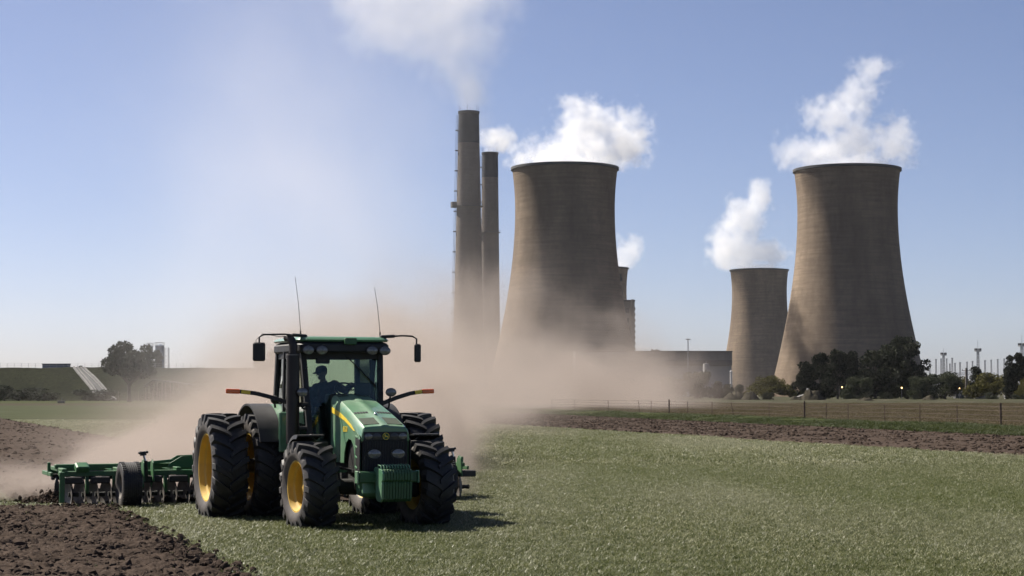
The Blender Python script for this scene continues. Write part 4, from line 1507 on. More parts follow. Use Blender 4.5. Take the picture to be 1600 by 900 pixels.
# chassis, engine and underside
mb = MB()
mb.prism([(-3.4, .62), (-3.4, 1.35), (-2.4, 1.35), (-1.2, 1.1), (-1.1, .55), (-2.6, .5)], 'y', -.32, .32)
mb.build('transmission', M['cast'], TR, 0, .03)
mb = MB(); mb.box((-.25, 0, 1.1), (1.5, .56, .95), .05); mb.box((-.3, 0, 1.68), (1.2, .5, .4), .06)
mb.build('engine', M['cast'], TR, 0)
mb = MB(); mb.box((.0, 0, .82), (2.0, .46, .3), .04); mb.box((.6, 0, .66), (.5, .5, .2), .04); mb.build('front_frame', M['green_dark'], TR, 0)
mb = MB(); mb.box((-1.55, -.72, .92), (1.0, .42, .62), .1); mb.build('fuel_tank', M['black'], TR)
mb = MB(); mb.box((-1.55, .72, .92), (1.0, .42, .62), .1); mb.build('fuel_tank', M['black'], TR)
for z, y in ((.5, .98), (.78, .95), (1.06, .92), (1.32, .9)):
    mb = MB(); mb.box((-1.35, y, z), (.42, .22, .035), .008); mb.build('cab_step', M['black'], TR)
for s in (-1, 1):                                # hoses and cylinders by the front axle
    mb = MB(); mb.tube([(.15, s * .3, 1.0), (.1, s * .55, 1.06), (-.1, s * .66, .8)], .025, 8); mb.build('hose', M['black'], TR)
    mb = MB(); mb.tube([(-.15, s * .35, .78), (-.12, s * .62, .76)], .03, 8); mb.build('steering_rod', M['chrome'], TR)
    mb = MB(); mb.box((.05, s * .52, 1.0), (.14, .26, .06), .02); mb.build('suspension_bracket', M['green'], TR)

# hood
def hood_z(x): return 2.29 - 0.52 * max(0, (x + 1.05) / 2.0) ** 1.25
def hood_w(x): return .35 + .08 * (x + 1.05) / 2.0
secs = []
for x in (-1.05, -.8, -.5, -.2, .1, .4, .65, .82, .90, .945, .965):
    z = hood_z(min(x, .9)) - (0 if x < .9 else (.015 if x < .95 else .05)); w_ = hood_w(x) - (0 if x < .9 else .012)
    prf = [(-w_, -.17), (-w_ * .985, -.115), (-w_ * .93, -.055), (-w_ * .84, -.018), (-w_ * .5, -.006), (-.075, 0), (-.05, .014), (0, .018)]
    pr = [(x, y, z + dz) for y, dz in prf] + [(x, -y, z + dz) for y, dz in reversed(prf[:-1])]
    secs.append(pr)
mb = MB(); mb.loft(secs, closed=False)
e_ = secs[-1]
mb.add([e_[0], e_[-1]] + [(.955, p[1], p[2] - .05) for p in (e_[0], e_[-1])], [(0, 1, 3, 2)])
mb.add(list(e_), [tuple(range(len(e_)))])
hood = mb.build('hood', M['green'], TR, 28)
def on_hood(x, f):                               # point on the hood top, f = fraction of half width
    w_ = hood_w(x); a = abs(f)
    dz = 0 if a * w_ < .3 else -.006
    dz = np.interp(a, [.12, .5, .84, .93], [0, -.006, -.018, -.055])
    return Vector((x, f * w_, hood_z(x) + float(dz)))
M['mesh_panel'] = simple('dark_mesh_screen', (0.014, 0.035, 0.018), 0.7, var=0.25, scale=30, dust=.3)
for s in (-1, 1):                                # mesh panels, louvres
    for (xa, xb, fa, fb, m_, nm) in ((.52, .84, .16, .80, 'mesh_panel', 'screen'), (-1.0, -.86, .2, .74, 'mesh_panel', 'rear_screen')):
        mb = MB()
        q = [on_hood(xa, s * fa), on_hood(xb, s * fa), on_hood(xb, s * fb), on_hood(xa, s * fb)]
        q = [p + Vector((0, 0, .004)) for p in q]
        mb.add(q + [p - Vector((0, 0, .02)) for p in q], [(0, 1, 2, 3), (4, 5, 1, 0), (5, 6, 2, 1), (6, 7, 3, 2), (7, 4, 0, 3)])
        mb.build(nm, M[m_], hood, 0)
    for k in range(5):
        fa = .2 + k * .125
        mb = MB()
        q = [on_hood(.20, s * fa), on_hood(.285, s * fa), on_hood(.285, s * (fa + .10)), on_hood(.20, s * (fa + .10))]
        q = [p + Vector((0, 0, .005)) for p in q]
        mb.add(q + [p - Vector((0, 0, .02)) for p in q], [(0, 1, 2, 3), (4, 5, 1, 0), (5, 6, 2, 1), (6, 7, 3, 2), (7, 4, 0, 3)])
        mb.build('louvre', M['grille'], hood, 0)
mb = MB(); mb.ball((.40, 0, hood_z(.40) + .022), (.05, .03, .022), 12, 8); mb.build('latch', M['chrome'], hood)

# side panels with wheel arch, stripe, vents
def shear(mb, y0, s):
    mb.v = [(p[0], s * (hood_w(min(p[0], .95)) + p[1] - y0), p[2]) for p in mb.v]
for s in (-1, 1):
    mb = MB()
    arch = [(.60 - .02 * 0, .98), (.58, 1.25), (.50, 1.42), (.36, 1.52), (.18, 1.54), (.02, 1.47), (-.1, 1.3), (-.14, 1.12)]
    poly = [(-1.05, 2.12), (-.2, 1.97), (.4, 1.81), (.80, 1.63), (.90, 1.56), (.90, .68), (.72, .66)] + arch + [(-1.05, 1.12)]
    mb.prism(poly, 'y', -.02, 0.0)
    shear(mb, 0.0, s)
    sp = mb.build('side_panel', M['green'], TR, 0, .006)
    mb = MB()
    st = [(-1.0, 2.08), (-.4, 1.985), (0, 1.89), (.35, 1.79), (.60, 1.68), (.50, 1.69), (.2, 1.775), (-.1, 1.85), (-.5, 1.915), (-1.0, 1.98)]
    mb.prism(st, 'y', .004, .008); shear(mb, 0.0, s); mb.build('yellow_stripe', M['decal'], sp, 0)
    for k in range(4):
        z1 = 1.60 - k * .17
        mb = MB(); mb.prism([(.645, z1), (.76, z1 - .03), (.76, z1 - .17), (.645, z1 - .14)], 'y', .001, .006); shear(mb, 0, s); mb.build('vent', M['grille'], sp, 0)
        mb = MB(); mb.prism([(.64, z1 + .012), (.765, z1 - .018), (.765, z1 - .034), (.64, z1 - .004)], 'y', .002, .016); shear(mb, 0, s); mb.build('vent_slat', M['green'], sp, 0)
    mb = MB(); mb.prism([(-.16, 1.0), (-.1, 1.35), (.1, 1.52), (.4, 1.5), (.57, 1.2), (.58, .95)], 'y', -.09, -.06); shear(mb, 0, s); mb.build('arch_liner', M['grille'], TR, 0)
    # model number on the panel
    cu = bpy.data.curves.new('model_number', 'FONT'); cu.body = '8530'; cu.size = .13; cu.extrude = .002; cu.align_x = 'CENTER'
    cu.materials.append(M['decal'])
    t = bpy.data.objects.new('model_number', cu); COL.objects.link(t); t.parent = sp
    t.location = (-.02, s * (hood_w(0) + .008), 1.66); t.rotation_euler = (R(90), 0, 0 if s < 0 else math.pi)
    # black side grille wrapping the nose
    mb = MB(); mb.prism([(.80, 1.56), (.965, 1.55), (.965, .92), (.90, .80), (.82, .80)], 'y', .003, .02); shear(mb, 0, s); mb.build('side_grille', M['grille'], TR, 0, .004)

# nose grille
mb = MB(); mb.box((.925, 0, 1.23), (.09, .80, .84), .03); g_ = mb.build('front_grille', M['grille'], TR)
mb = MB(); mb.box((.965, 0, 1.60), (.03, .76, .15), .012); mb.build('lamp_band', M['black'], g_)
for k in range(17):
    y = -.36 + k * .045
    mb = MB(); mb.box((.978, y, 1.2), (.014, .010, .64)); mb.build('grille_bar', M['black'], g_, 0)
for y, a in ((-.30, .07), (-.155, .075), (.155, .075), (.30, .07)):
    mb = MB(); mb.lathe([(.001, .0), (a * .7, -.004), (a, -.014), (a, -.03)], 20, (.996, 0, 0), 'x'); mb.v = [(p[0], y + p[1], 1.60 + p[2] * .72) for p in mb.v]
    mb.build('headlight', M['lampglass'] if abs(y) > .2 else M['lampgrey'], g_)
for y in (-.20, .22):
    mb = MB(); mb.lathe([(.06, -.02), (.115, .0), (.115, -.03)], 24, (1.0, 0, 0), 'x'); mb.v = [(p[0], y + p[1] * 1.25, 1.31 + p[2] * .8) for p in mb.v]
    hl = mb.build('headlight', M['black'], g_)
    mb = MB(); mb.lathe([(.001, .016), (.05, .012), (.092, .0), (.092, -.02)], 24, (1.0, 0, 0), 'x'); mb.v = [(p[0], y + p[1] * 1.2, 1.31 + p[2] * .82) for p in mb.v]
    mb.build('lens', M['lampglass'], hl)
# round badge with a leaping deer
mb = MB(); mb.lathe([(.001, .0), (.058, -.001), (.06, -.014)], 24, (.998, 0, 0), 'x'); mb.v = [(p[0], p[1], 1.60 + p[2]) for p in mb.v]
bd = mb.build('badge', M['green_dark'], g_)
mb = MB(); mb.lathe([(.050, .001), (.058, .001), (.058, -.004), (.050, -.004)], 24, (.9995, 0, 0), 'x', close=True); mb.v = [(p[0], p[1], 1.60 + p[2]) for p in mb.v]; mb.build('badge_ring', M['decal'], bd)
deer = [(-.042, -.006), (-.028, .004), (-.012, .004), (.004, .012), (.012, .026), (.008, .040), (.016, .030), (.022, .040), (.020, .026), (.032, .020), (.030, .012), (.020, .010), (.014, -.002), (.030, -.014), (.026, -.020), (.006, -.010), (-.008, -.008), (-.022, -.018), (-.036, -.026), (-.034, -.018), (-.024, -.008)]
mb = MB(); mb.prism([(-a, 1.60 + b) for a, b in deer], 'x', .9995, 1.002); mb.build('badge_deer', M['decal'], bd, 0)

# lower nose, weight carrier, suitcase weights
mb = MB(); mb.prism([(.66, .62), (.66, .82), (.88, .90), (.98, .90), (1.0, .66), (.92, .60)], 'y', -.40, .40); mb.build('nose_carrier', M['green'], TR, 0, .012)
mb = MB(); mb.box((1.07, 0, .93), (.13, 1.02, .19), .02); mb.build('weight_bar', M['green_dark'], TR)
for s in (-1, 1):
    mb = MB(); mb.box((1.07, s * .525, .93), (.16, .03, .21), .01); mb.build('bar_end_plate', M['green'], TR)
prof = [(1.12, .60), (1.12, .84), (1.02, .86), (1.02, 1.06), (1.10, 1.10), (1.45, 1.06), (1.49, 1.0), (1.49, .89), (1.44, .86), (1.46, .83), (1.44, .58), (1.36, .53), (1.2, .54)]
for k in range(11):
    y = -.20 + k * .0485
    mb = MB(); mb.prism(prof, 'y', -.0205, .0205)
    o = mb.build('suitcase_weight', M['green'] if k == 0 else M['green_dark'], TR, 0, .008); o.location = (0, y, 0.003 * (k % 3))  # end weight in lighter green: sunlight on its side put into the colour
    o2 = MB(); o2.tube([(1.2, 0, 1.095), (1.22, 0, 1.135), (1.36, 0, 1.12), (1.38, 0, 1.075)], .012, 6); o2.build('handle', M['green'], o)

# front fenders
for s in (-1, 1):
    mb = MB()
    secs = []
    for k in range(13):
        a = R(-84 + 90 * k / 12)
        rr = FH + .085
        y0, y1 = s * .80, s * 1.27
        ax, az = rr * math.sin(a), FH + rr * math.cos(a)
        bx, bz_ = (rr - .025) * math.sin(a), FH + (rr - .025) * math.cos(a)
        dx, dzz = (rr - .07) * math.sin(a), FH + (rr - .07) * math.cos(a)
        secs.append([(dx, y1 + s * .02, dzz), (ax, y1, az), (ax, y0, az), (bx, y0, bz_), (bx, y1 - s * .02, bz_)])
    mb.loft(secs); mb.build('front_fender', M['black'], TR)
    mb = MB(); mb.tube([(-.1, s * .62, .9), (-.18, s * .76, 1.35), (-.1, s * 1.0, FH * 2 + .07)], .03, 8); mb.build('fender_bracket', M['black'], TR)

# rear fenders
for s in (-1, 1):
    def arc(y0, y1, a0, a1, rr, th, n=14):
        q = MB(); secs = []
        for k in range(n + 1):
            a = R(a0 + (a1 - a0) * k / n)
            sx, cz = math.sin(a), math.cos(a)
            secs.append([(AX + rr * sx, y0, RH + rr * cz), (AX + rr * sx, y1, RH + rr * cz), (AX + (rr - th) * sx, y1, RH + (rr - th) * cz), (AX + (rr - th) * sx, y0, RH + (rr - th) * cz)])
        q.loft(secs)
        return q
    arc(s * .62, s * .98, -35, 62, 1.13, .05).build('rear_fender', M['green'], TR)
    arc(s * .98, s * 1.38, -40, 66, 1.14, .035).build('fender_extension', M['black'], TR)
    mb = MB(); mb.prism([(-2.0, 1.45), (-2.0, 2.02), (-2.35, 2.14), (-2.7, 2.16), (-3.2, 2.1), (-3.2, 1.7), (-2.5, 1.45)], 'y', s * .60, s * .68); mb.build('fender_wall', M['green'], TR, 0, .02)
    mb = MB(); mb.box((-1.98, s * .83, 1.62), (.06, .42, .72), .02); mb.build('fender_front', M['green'], TR)

# cab (everything built from here to the hitch sits 0.3 m further back)
_before = set(TR.children)
CABF = [(-.98, .64, 1.30), (-1.28, .72, 3.07)]
CABB = [(-2.12, .84, 1.45), (-2.12, .82, 3.07)]
CABC = [(-2.88, .80, 1.75), (-2.80, .76, 3.07)]
def mir(p, s): return Vector((p[0], p[1] * s, p[2]))
for s in (-1, 1):
    for (a, b), w1, w2 in ((CABF, .10, .09), (CABB, .06, .06), (CABC, .10, .10)):
        mb = MB(); mb.bar(mir(a, s), mir(b, s), w1, w2, (1, 0, 0)); mb.build('cab_pillar', M['black'], TR, 0, .012)
mb = MB()
for z, pr in ((3.0, ((-1.27, .70), (-2.12, .80), (-2.80, .74))),):
    for s in (-1, 1):
        mb.bar((pr[0][0], s * pr[0][1], z), (pr[1][0], s * pr[1][1], z), .07, .12); mb.bar((pr[1][0], s * pr[1][1], z), (pr[2][0], s * pr[2][1], z), .07, .12)
    mb.bar((pr[0][0], -pr[0][1], z), (pr[0][0], pr[0][1], z), .07, .14); mb.bar((pr[2][0], -pr[2][1], z), (pr[2][0], pr[2][1], z), .07, .12)
mb.build('cab_header', M['black'], TR, 0)
def plate(name, q, m_, th=.008, parent=TR, smooth=0):
    q = [Vector(p) for p in q]
    n_ = (q[1] - q[0]).cross(q[-1] - q[0]).normalized() * th
    mb = MB(); k = len(q)
    mb.add([*q, *[p + n_ for p in q]], [tuple(range(k)), tuple(range(2 * k - 1, k - 1, -1))] + [(i, k + i, k + (i + 1) % k, (i + 1) % k) for i in range(k)])
    return mb.build(name, m_, parent, smooth)
def lerp(ab, z):
    t = (z - ab[0][2]) / (ab[1][2] - ab[0][2])
    return Vector(ab[0]) + (Vector(ab[1]) - Vector(ab[0])) * t
zt = 2.95
A0, A1 = lerp(CABF, 1.42), lerp(CABF, zt)
B0, B1 = lerp(CABB, 1.55), lerp(CABB, zt)
C0, C1 = lerp(CABC, 1.85), lerp(CABC, zt)
# panes are single sheets a few mm thick set inside the frames
i_ = Vector((-.03, 0, 0))
plate('windshield', [mir(A0, -1) + Vector((.01, .05, 0)), mir(A0, 1) + Vector((.01, -.05, 0)), mir(A1, 1) + Vector((.01, -.045, 0)), mir(A1, -1) + Vector((.01, .045, 0))], M['glass'])
plate('rear_window', [mir(C0, -1) + Vector((0, .06, 0)), mir(C0, 1) + Vector((0, -.06, 0)), mir(C1, 1) + Vector((0, -.05, 0)), mir(C1, -1) + Vector((0, .05, 0))], M['glass'])
for s in (-1, 1):
    plate('door_glass', [mir(A0, s) + Vector((-.05, 0, 0)), mir(B0, s) + Vector((.04, 0, 0)), mir(B1, s) + Vector((.04, 0, 0)), mir(A1, s) + Vector((-.05, 0, 0))], M['glass'])
    plate('side_window', [mir(B0, s) + Vector((-.04, 0, .5)), mir(C0, s) + Vector((.05, 0, .2)), mir(C1, s) + Vector((.05, 0, 0)), mir(B1, s) + Vector((-.04, 0, 0))], M['glass'])
    mb = MB(); mb.tube([mir(A0, s) + Vector((-.09, s * .02, .9)), mir(A0, s) + Vector((-.12, s * .07, .95)), mir(A0, s) + Vector((-.18, s * .07, 1.3)), mir(A0, s) + Vector((-.16, s * .02, 1.36))], .014, 6); mb.build('grab_rail', M['black'], TR)
mb = MB(); mb.prism([(-1.0, 1.28), (-1.0, 1.44), (-2.0, 1.5), (-2.9, 1.72), (-2.9, 1.5), (-2.1, 1.26)], 'y', -.70, .70); mb.build('cab_floor', M['black'], TR, 0, .02)
mb = MB(); mb.box((-2.84, 0, 1.86), (.06, 1.4, .32), .02); mb.build('rear_wall', M['black'], TR, 0)

# roof: pale green shell over a black visor
def rslab(z0, z1, x0, x1, hw, rc, rt, crown=0.0):
    secs = []
    for z, ins in ((z0, .03), (z0 + .03, 0), (z1 - .06, .0), (z1 - .02, .04), (z1, .11)):
        ring = []
        for cx, cyy, a0 in ((x1 - rc, hw - rc, 0), (x0 + rc, hw - rc, 90), (x0 + rc, -hw + rc, 180), (x1 - rc, -hw + rc, 270)):
            for k in range(6):
                a = R(a0 + 18 * k)
                ring.append((cx + (rc - ins) * math.cos(a), cyy + (rc - ins) * math.sin(a), z))
        secs.append(ring)
    q = MB(); q.loft(secs); return q
rslab(3.235, 3.325, -2.98, -1.04, .86, .20, .05).build('roof', M['green'], TR, 40)
rslab(3.04, 3.235, -2.95, -1.02, .85, .18, .05).build('roof_visor', M['black'], TR, 40)
mb = MB(); mb.box((-1.0, .08, 3.24), (.07, .22, .12), .012); mb.build('receiver_box', M['green_dark'], TR)
for y in (-.70, -.45, .48, .72):
    mb = MB(); mb.tube([(-1.02, y, 3.16), (-1.0, y, 3.12)], .02, 6); mb.lathe([(.03, -.09), (.085, -.05), (.098, .0), (.09, .012)], 20, (-.98, 0, 0), 'x')
    mb.v = [p if i < 12 else (p[0], y + p[1] * 1.1, 3.075 + p[2] * .82) for i, p in enumerate(mb.v)]
    wl = mb.build('work_light', M['lampgrey'], TR)
    mb = MB(); mb.lathe([(.001, .03), (.05, .026), (.088, .010)], 20, (-.98, 0, 0), 'x'); mb.v = [(p[0], y + p[1] * 1.1, 3.075 + p[2] * .82) for p in mb.v]
    mb.build('lens', M['lampglass'], wl)
for s in (-1, 1):                                 # low work lights on the pillars and grab handle
    c = Vector((-.93, s * .80 + (-.02 if s < 0 else .02), 2.33))
    mb = MB(); mb.lathe([(.03, -.10), (.08, -.05), (.095, 0), (.09, .012)], 20, (0, 0, 0), 'x'); mb.v = [(c.x + p[0], c.y + p[1] * 1.1, c.z + p[2] * .85) for p in mb.v]
    wl = mb.build('work_light', M['lampgrey'], TR)
    mb = MB(); mb.lathe([(.001, .03), (.05, .026), (.085, .010)], 20, (0, 0, 0), 'x'); mb.v = [(c.x + p[0], c.y + p[1] * 1.1, c.z + p[2] * .85) for p in mb.v]
    mb.build('lens', M['lampglass'], wl)
    mb = MB(); mb.tube([c + Vector((-.05, 0, -.08)), c + Vector((-.07, -s * .02, -.28)), c + Vector((-.1, -s * .12, -.3))], .018, 6); mb.build('light_bracket', M['black'], TR)
    # extremity light arms
    pts = [(-1.55, s * .86, 2.13), (-1.62, s * 1.15, 2.23), (-1.72, s * 1.45, 2.31), (-1.82, s * 1.72, 2.345)]
    mb = MB()
    for a, b in zip(pts[:-1], pts[1:]):
        mb.bar(a, b, .035, .075)
    arm = mb.build('light_arm', M['black'], TR, 0, .006)
    mb = MB(); mb.bar((-1.745, s * 1.55, 2.324), (-1.80, s * 1.70, 2.343), .042, .06); mb.build('reflector', M['decal'], arm, 0)
    mb = MB(); mb.bar((-1.82, s * 1.72, 2.345), (-1.87, s * 1.97, 2.352), .05, .085); mb.build('lamp', M['orange'], arm, 0, .02)
    mb = MB(); mb.bar((-1.5, s * .84, 2.1), (-1.9, s * .86, 2.1), .05, .08); mb.build('arm_bracket', M['black'], TR, 0)
    # mirrors on long arms
    yr = 1.56 if s < 0 else 1.36
    mb = MB(); mb.tube([(-1.15, s * .78, 3.33), (-1.12, s * 1.1, 3.355), (-1.1, s * (yr - .08), 3.345), (-1.1, s * yr, 3.30), (-1.1, s * yr, 3.0)], .016, 8)
    mb.tube([(-1.15, s * .70, 3.33), (-1.13, s * .95, 3.345)], .03, 8)
    ma = mb.build('mirror_arm', M['black'], TR)
    mb = MB(); wd = .22 if s < 0 else .14
    mb.box((0, 0, 0), (.05, wd, .33), .025, Matrix.Rotation(R(10 * s), 3, 'Z')); o = mb.build('mirror', M['black'], ma); o.location = (-1.07, s * (yr + .01), 3.04)
    # whip antenna
    y_ = -.78 if s < 0 else .70
    H_ = 1.02 if s < 0 else .86
    mb = MB(); mb.tube([(-1.2, y_, 3.3), (-1.2, y_ - .005, 3.42)], .014, 6); mb.tube([(-1.2, y_ - .005, 3.42), (-1.2, y_ - .05, 3.42 + H_ * .5), (-1.2, y_ - .11, 3.36 + H_)], [.006, .005, .004], 6)
    mb.build('antenna', M['black'], TR)
    mb = MB(); mb.box((-1.17, s * .74, 3.325), (.1, .12, .06), .015); mb.build('arm_mount', M['black'], TR)
# mirror cable
mb = MB(); mb.tube([(-1.1, -.9, 3.35), (-1.1, -1.2, 3.31), (-1.1, -1.5, 3.36), (-1.1, -1.62, 3.25), (-1.1, -1.6, 3.1)], .006, 5); mb.build('cable', M['black'], TR)

# exhaust stack with elbow
mb = MB(); mb.tube([(-1.08, -.95, 1.42), (-1.08, -.95, 3.02)], .115, 24); ex = mb.build('exhaust_stack', M['exhaust'], TR)
mb = MB(); mb.tube([(-1.08, -.95, 3.0), (-1.08, -.95, 3.16), (-1.10, -.97, 3.24), (-1.16, -1.0, 3.29), (-1.24, -1.03, 3.30)], [.075, .075, .074, .072, .07], 16); mb.build('exhaust_elbow', M['exhaust'], ex)
mb = MB(); mb.lathe([(.075, 3.02), (.117, 3.0), (.119, 2.98), (.115, 2.98)], 24, (-1.08, -.95, 0)); mb.build('heat_ring', M['steel'], ex)
for z in (1.7, 2.12):
    mb = MB(); mb.box((-1.08, -.80, z), (.10, .28, .07), .015); mb.build('stack_bracket', M['black'], ex)
mb = MB(); mb.tube([(-.98, -.62, 1.35), (-1.0, -.8, 1.38), (-1.08, -.95, 1.42)], .09, 12); mb.build('exhaust_pipe', M['exhaust'], ex)
mb = MB(); mb.ball((-2.1, -1.02, 2.20), (.09, .07, .075), 14, 10); mb.tube([(-2.1, -1.0, 2.05), (-2.1, -1.02, 2.2)], .02, 6); mb.build('fender_lamp', M['black'], TR)

# wiper, monitor, dash, steering wheel, seat
mb = MB(); mb.tube([(-1.235, .05, 3.0), (-1.16, .33, 2.72), (-1.12, .60, 2.45)], .012, 6); mb.tube([(-1.21, .30, 2.78), (-1.12, .62, 2.40)], .008, 5); mb.build('wiper', M['black'], TR)
mb = MB(); mb.prism([(-.80, 1.9), (-.80, 2.2), (-1.0, 2.30), (-1.45, 2.30), (-1.5, 2.15), (-1.2, 1.4), (-.9, 1.4)], 'y', -.26, .26); mb.build('dashboard', M['black'], TR, 0, .03)
mb = MB(); mb.box((-1.35, .42, 2.38), (.06, .30, .24), .04); mb.tube([(-1.38, .42, 2.0), (-1.36, .42, 2.3)], .025, 6); mb.build('monitor', M['black'], TR)
st_c = Vector((-1.66, .20, 2.38)); n_ = Vector((.60, 0, .80)).normalized()
mb = MB(); u_ = Vector((0, 1, 0)); v_ = n_.cross(u_)
ring = [st_c + (u_ * math.cos(2 * math.pi * k / 28) + v_ * math.sin(2 * math.pi * k / 28)) * .20 for k in range(29)]
mb.tube(ring, .017, 8)
for k in (0, 9, 19):
    mb.tube([st_c - n_ * .02, ring[k]], .014, 6)
mb.tube([st_c, st_c - n_ * .02 + Vector((.16, 0, -.32))], .035, 10)
mb.build('steering_wheel', M['black'], TR)
mb = MB(); mb.box((-2.42, 0, 1.86), (.50, .52, .13), .05); seat = mb.build('seat', M['seat'], TR)
mb = MB(); mb.box((-2.68, 0, 2.16), (.13, .48, .56), .05, Matrix.Rotation(R(-9), 3, 'Y')); mb.build('backrest', M['seat'], seat)
mb = MB(); mb.box((-2.42, 0, 1.64), (.30, .30, .34), .03); mb.build('seat_base', M['black'], seat)
mb = MB(); mb.box((-2.2, -.42, 2.02), (.5, .16, .12), .04); mb.tube([(-2.0, -.42, 2.05), (-1.98, -.42, 2.22)], .03, 8); mb.build('armrest', M['black'], TR)
mb = MB(); mb.box((-1.25, -.36, 2.9), (.05, .26, .12), .02); mb.build('interior_mirror', M['black'], TR)
mb = MB(); mb.bar((-1.4, -.62, 2.02), (-1.38, -.66, 2.42), .07, .05); mb.build('corner_display', M['black'], TR, 0)
for o_ in set(TR.children) - _before:
    o_.location.x -= 0.30
# drawbar and hitch
mb = MB(); mb.bar((-3.2, 0, .55), (-4.1, 0, .50), .12, .08); mb.build('drawbar', M['cast'], TR, 0)
for s in (-1, 1):
    mb = MB(); mb.bar((-3.2, s * .35, .7), (-4.0, s * .45, .62), .06, .10); mb.build('lift_arm', M['cast'], TR, 0)

# ------------------------------------------------------------------ driver
def cap_tube(mb, a, b, ra, rb, n=12):
    a = Vector(a); b = Vector(b); d = (b - a).normalized()
    pts = []; rs = []
    for k in range(5):
        t = math.pi / 2 * (1 - k / 4)
        pts.append(a - d * (ra * math.sin(t))); rs.append(max(.001, ra * math.cos(t)))
    for k in range(5):
        t = math.pi / 2 * k / 4
        pts.append(b + d * (rb * math.sin(t))); rs.append(max(.001, rb * math.cos(t)))
    mb.tube(pts, rs, n)

PX = empty('person', tw((-2.72, 0, 1.92)), PSI - math.pi / 2)
tag(PX, 'person in dark work clothes and peaked cap leaning forward inside the tractor cab', 'person')
def remesh(mb, name, mat, vox, sm=4, parent=PX):
    o = mb.build(name, mat, parent, 0)
    m_ = o.modifiers.new('remesh', 'REMESH'); m_.mode = 'VOXEL'; m_.voxel_size = vox; m_.use_smooth_shade = True
    s_ = o.modifiers.new('smooth', 'SMOOTH'); s_.factor = .5; s_.iterations = sm
    return o
# joints in tractor axes, relative to the seat (x forward, y left)
hip = {-1: Vector((.02, -.10, .06)), 1: Vector((.02, .10, .06))}
knee = {-1: Vector((.46, -.17, .10)), 1: Vector((.46, .15, .10))}
ank = {-1: Vector((.52, -.18, -.36)), 1: Vector((.55, .15, -.36))}
chest = Vector((.14, -.01, .40)); neck = Vector((.17, -.05, .58)); head = Vector((.21, -.10, .76))
sh = {-1: Vector((.18, -.19, .49)), 1: Vector((.12, .17, .55))}
elb = {-1: Vector((.34, -.36, .30)), 1: Vector((.34, .32, .44))}
wri = {-1: Vector((.52, -.30, .16)), 1: Vector((.62, .34, .54))}
fd = Vector((.38, -.86, -.16)).normalized()        # where the face looks: to its right and down
up_ = Vector((.05, -.10, 1)).normalized(); up_ = (up_ - fd * up_.dot(fd)).normalized(); rt = fd.cross(up_)
body = MB()
def body_parts(mb, g=0.0, limbs=True, skin=True):
    cap_tube(mb, (.0, -.06, .08), (.0, .06, .08), .15 + g, .15 + g)
    cap_tube(mb, (.02, 0, .12), chest - Vector((0, .02, .02)), .145 + g, .165 + g)
    cap_tube(mb, chest + Vector((0, -.09, .02)), chest + Vector((-.02, .09, .06)), .12 + g, .12 + g)
    cap_tube(mb, chest + Vector((0, 0, .08)), neck - Vector((0, 0, .04)), .12 + g, .075 + g)
    for s in (-1, 1):
        cap_tube(mb, sh[s], elb[s], .068 + g, .050 + g); cap_tube(mb, elb[s], wri[s], .049 + g, .034 + g)
        cap_tube(mb, chest + Vector((0, s * .08, .08)), sh[s], .09 + g, .07 + g)
body_parts(body)
cap_tube(body, neck - Vector((0, 0, .06)), neck + (head - neck) * .6, .058, .055)
# head: skull, jaw, nose, brow, ears
def H(f, r_, u): return head + fd * f + rt * r_ + up_ * u
cap_tube(body, H(-.035, 0, .02), H(.03, 0, .03), .083, .076)
cap_tube(body, H(.0, 0, -.01), H(.045, 0, -.075), .066, .036)
cap_tube(body, H(.06, -.02, -.085), H(.06, .02, -.085), .022, .022)
cap_tube(body, H(.098, 0, .02), H(.118, 0, -.018), .010, .016)
cap_tube(body, H(.088, -.03, .032), H(.088, .03, .032), .014, .014)
cap_tube(body, H(.088, -.018, -.055), H(.088, .018, -.055), .010, .010)
for s in (-1, 1):
    cap_tube(body, H(-.01, s * .082, .012), H(-.012, s * .086, -.03), .016, .012)
    cap_tube(body, hip[s], knee[s], .095, .065); cap_tube(body, knee[s], ank[s], .062, .042)
    cap_tube(body, ank[s] + Vector((-.03, 0, -.05)), ank[s] + Vector((.17, s * .02, -.06)), .045, .038)
    # hand: palm and five curled fingers
    d = (wri[s] - elb[s]).normalized(); sd_ = d.cross(Vector((0, 0, 1))).normalized(); dn = sd_.cross(d).normalized() * -1
    pc = wri[s] + d * .05
    cap_tube(body, wri[s] + d * .02 - sd_ * .018, pc + d * .03 - sd_ * .022, .022, .020); cap_tube(body, wri[s] + d * .02 + sd_ * .018, pc + d * .03 + sd_ * .022, .022, .020)
    for k, L_ in enumerate((.034, .040, .038, .030)):
        b0 = pc + d * .045 + sd_ * (-.036 + .024 * k)
        b1 = b0 + d * L_ * .8 + dn * .012; b2 = b1 + d * .008 + dn * L_; b3 = b2 - d * .018 + dn * .012
        for a, b in ((b0, b1), (b1, b2), (b2, b3)):
            cap_tube(body, a, b, .0105, .0095, 8)
    t0 = wri[s] + d * .03 + sd_ * .035 * (-1)
    cap_tube(body, t0, t0 + d * .035 - sd_ * .025 + dn * .01, .014, .012, 8); cap_tube(body, t0 + d * .035 - sd_ * .025 + dn * .01, t0 + d * .06 - sd_ * .015 + dn * .03, .012, .010, 8)
remesh(body, 'body', M['skin'], .0085, 3)
jk = MB(); body_parts(jk, .022)
cap_tube(jk, neck - Vector((.03, 0, .05)), neck - Vector((.01, 0, .0)), .085, .078)
jk.v = [p for p in jk.v]
remesh(jk, 'jacket', M['cloth'], .014, 5)
tr_ = MB()
for s in (-1, 1):
    cap_tube(tr_, hip[s], knee[s], .112, .082); cap_tube(tr_, knee[s], ank[s] + Vector((0, 0, .02)), .08, .066)
    
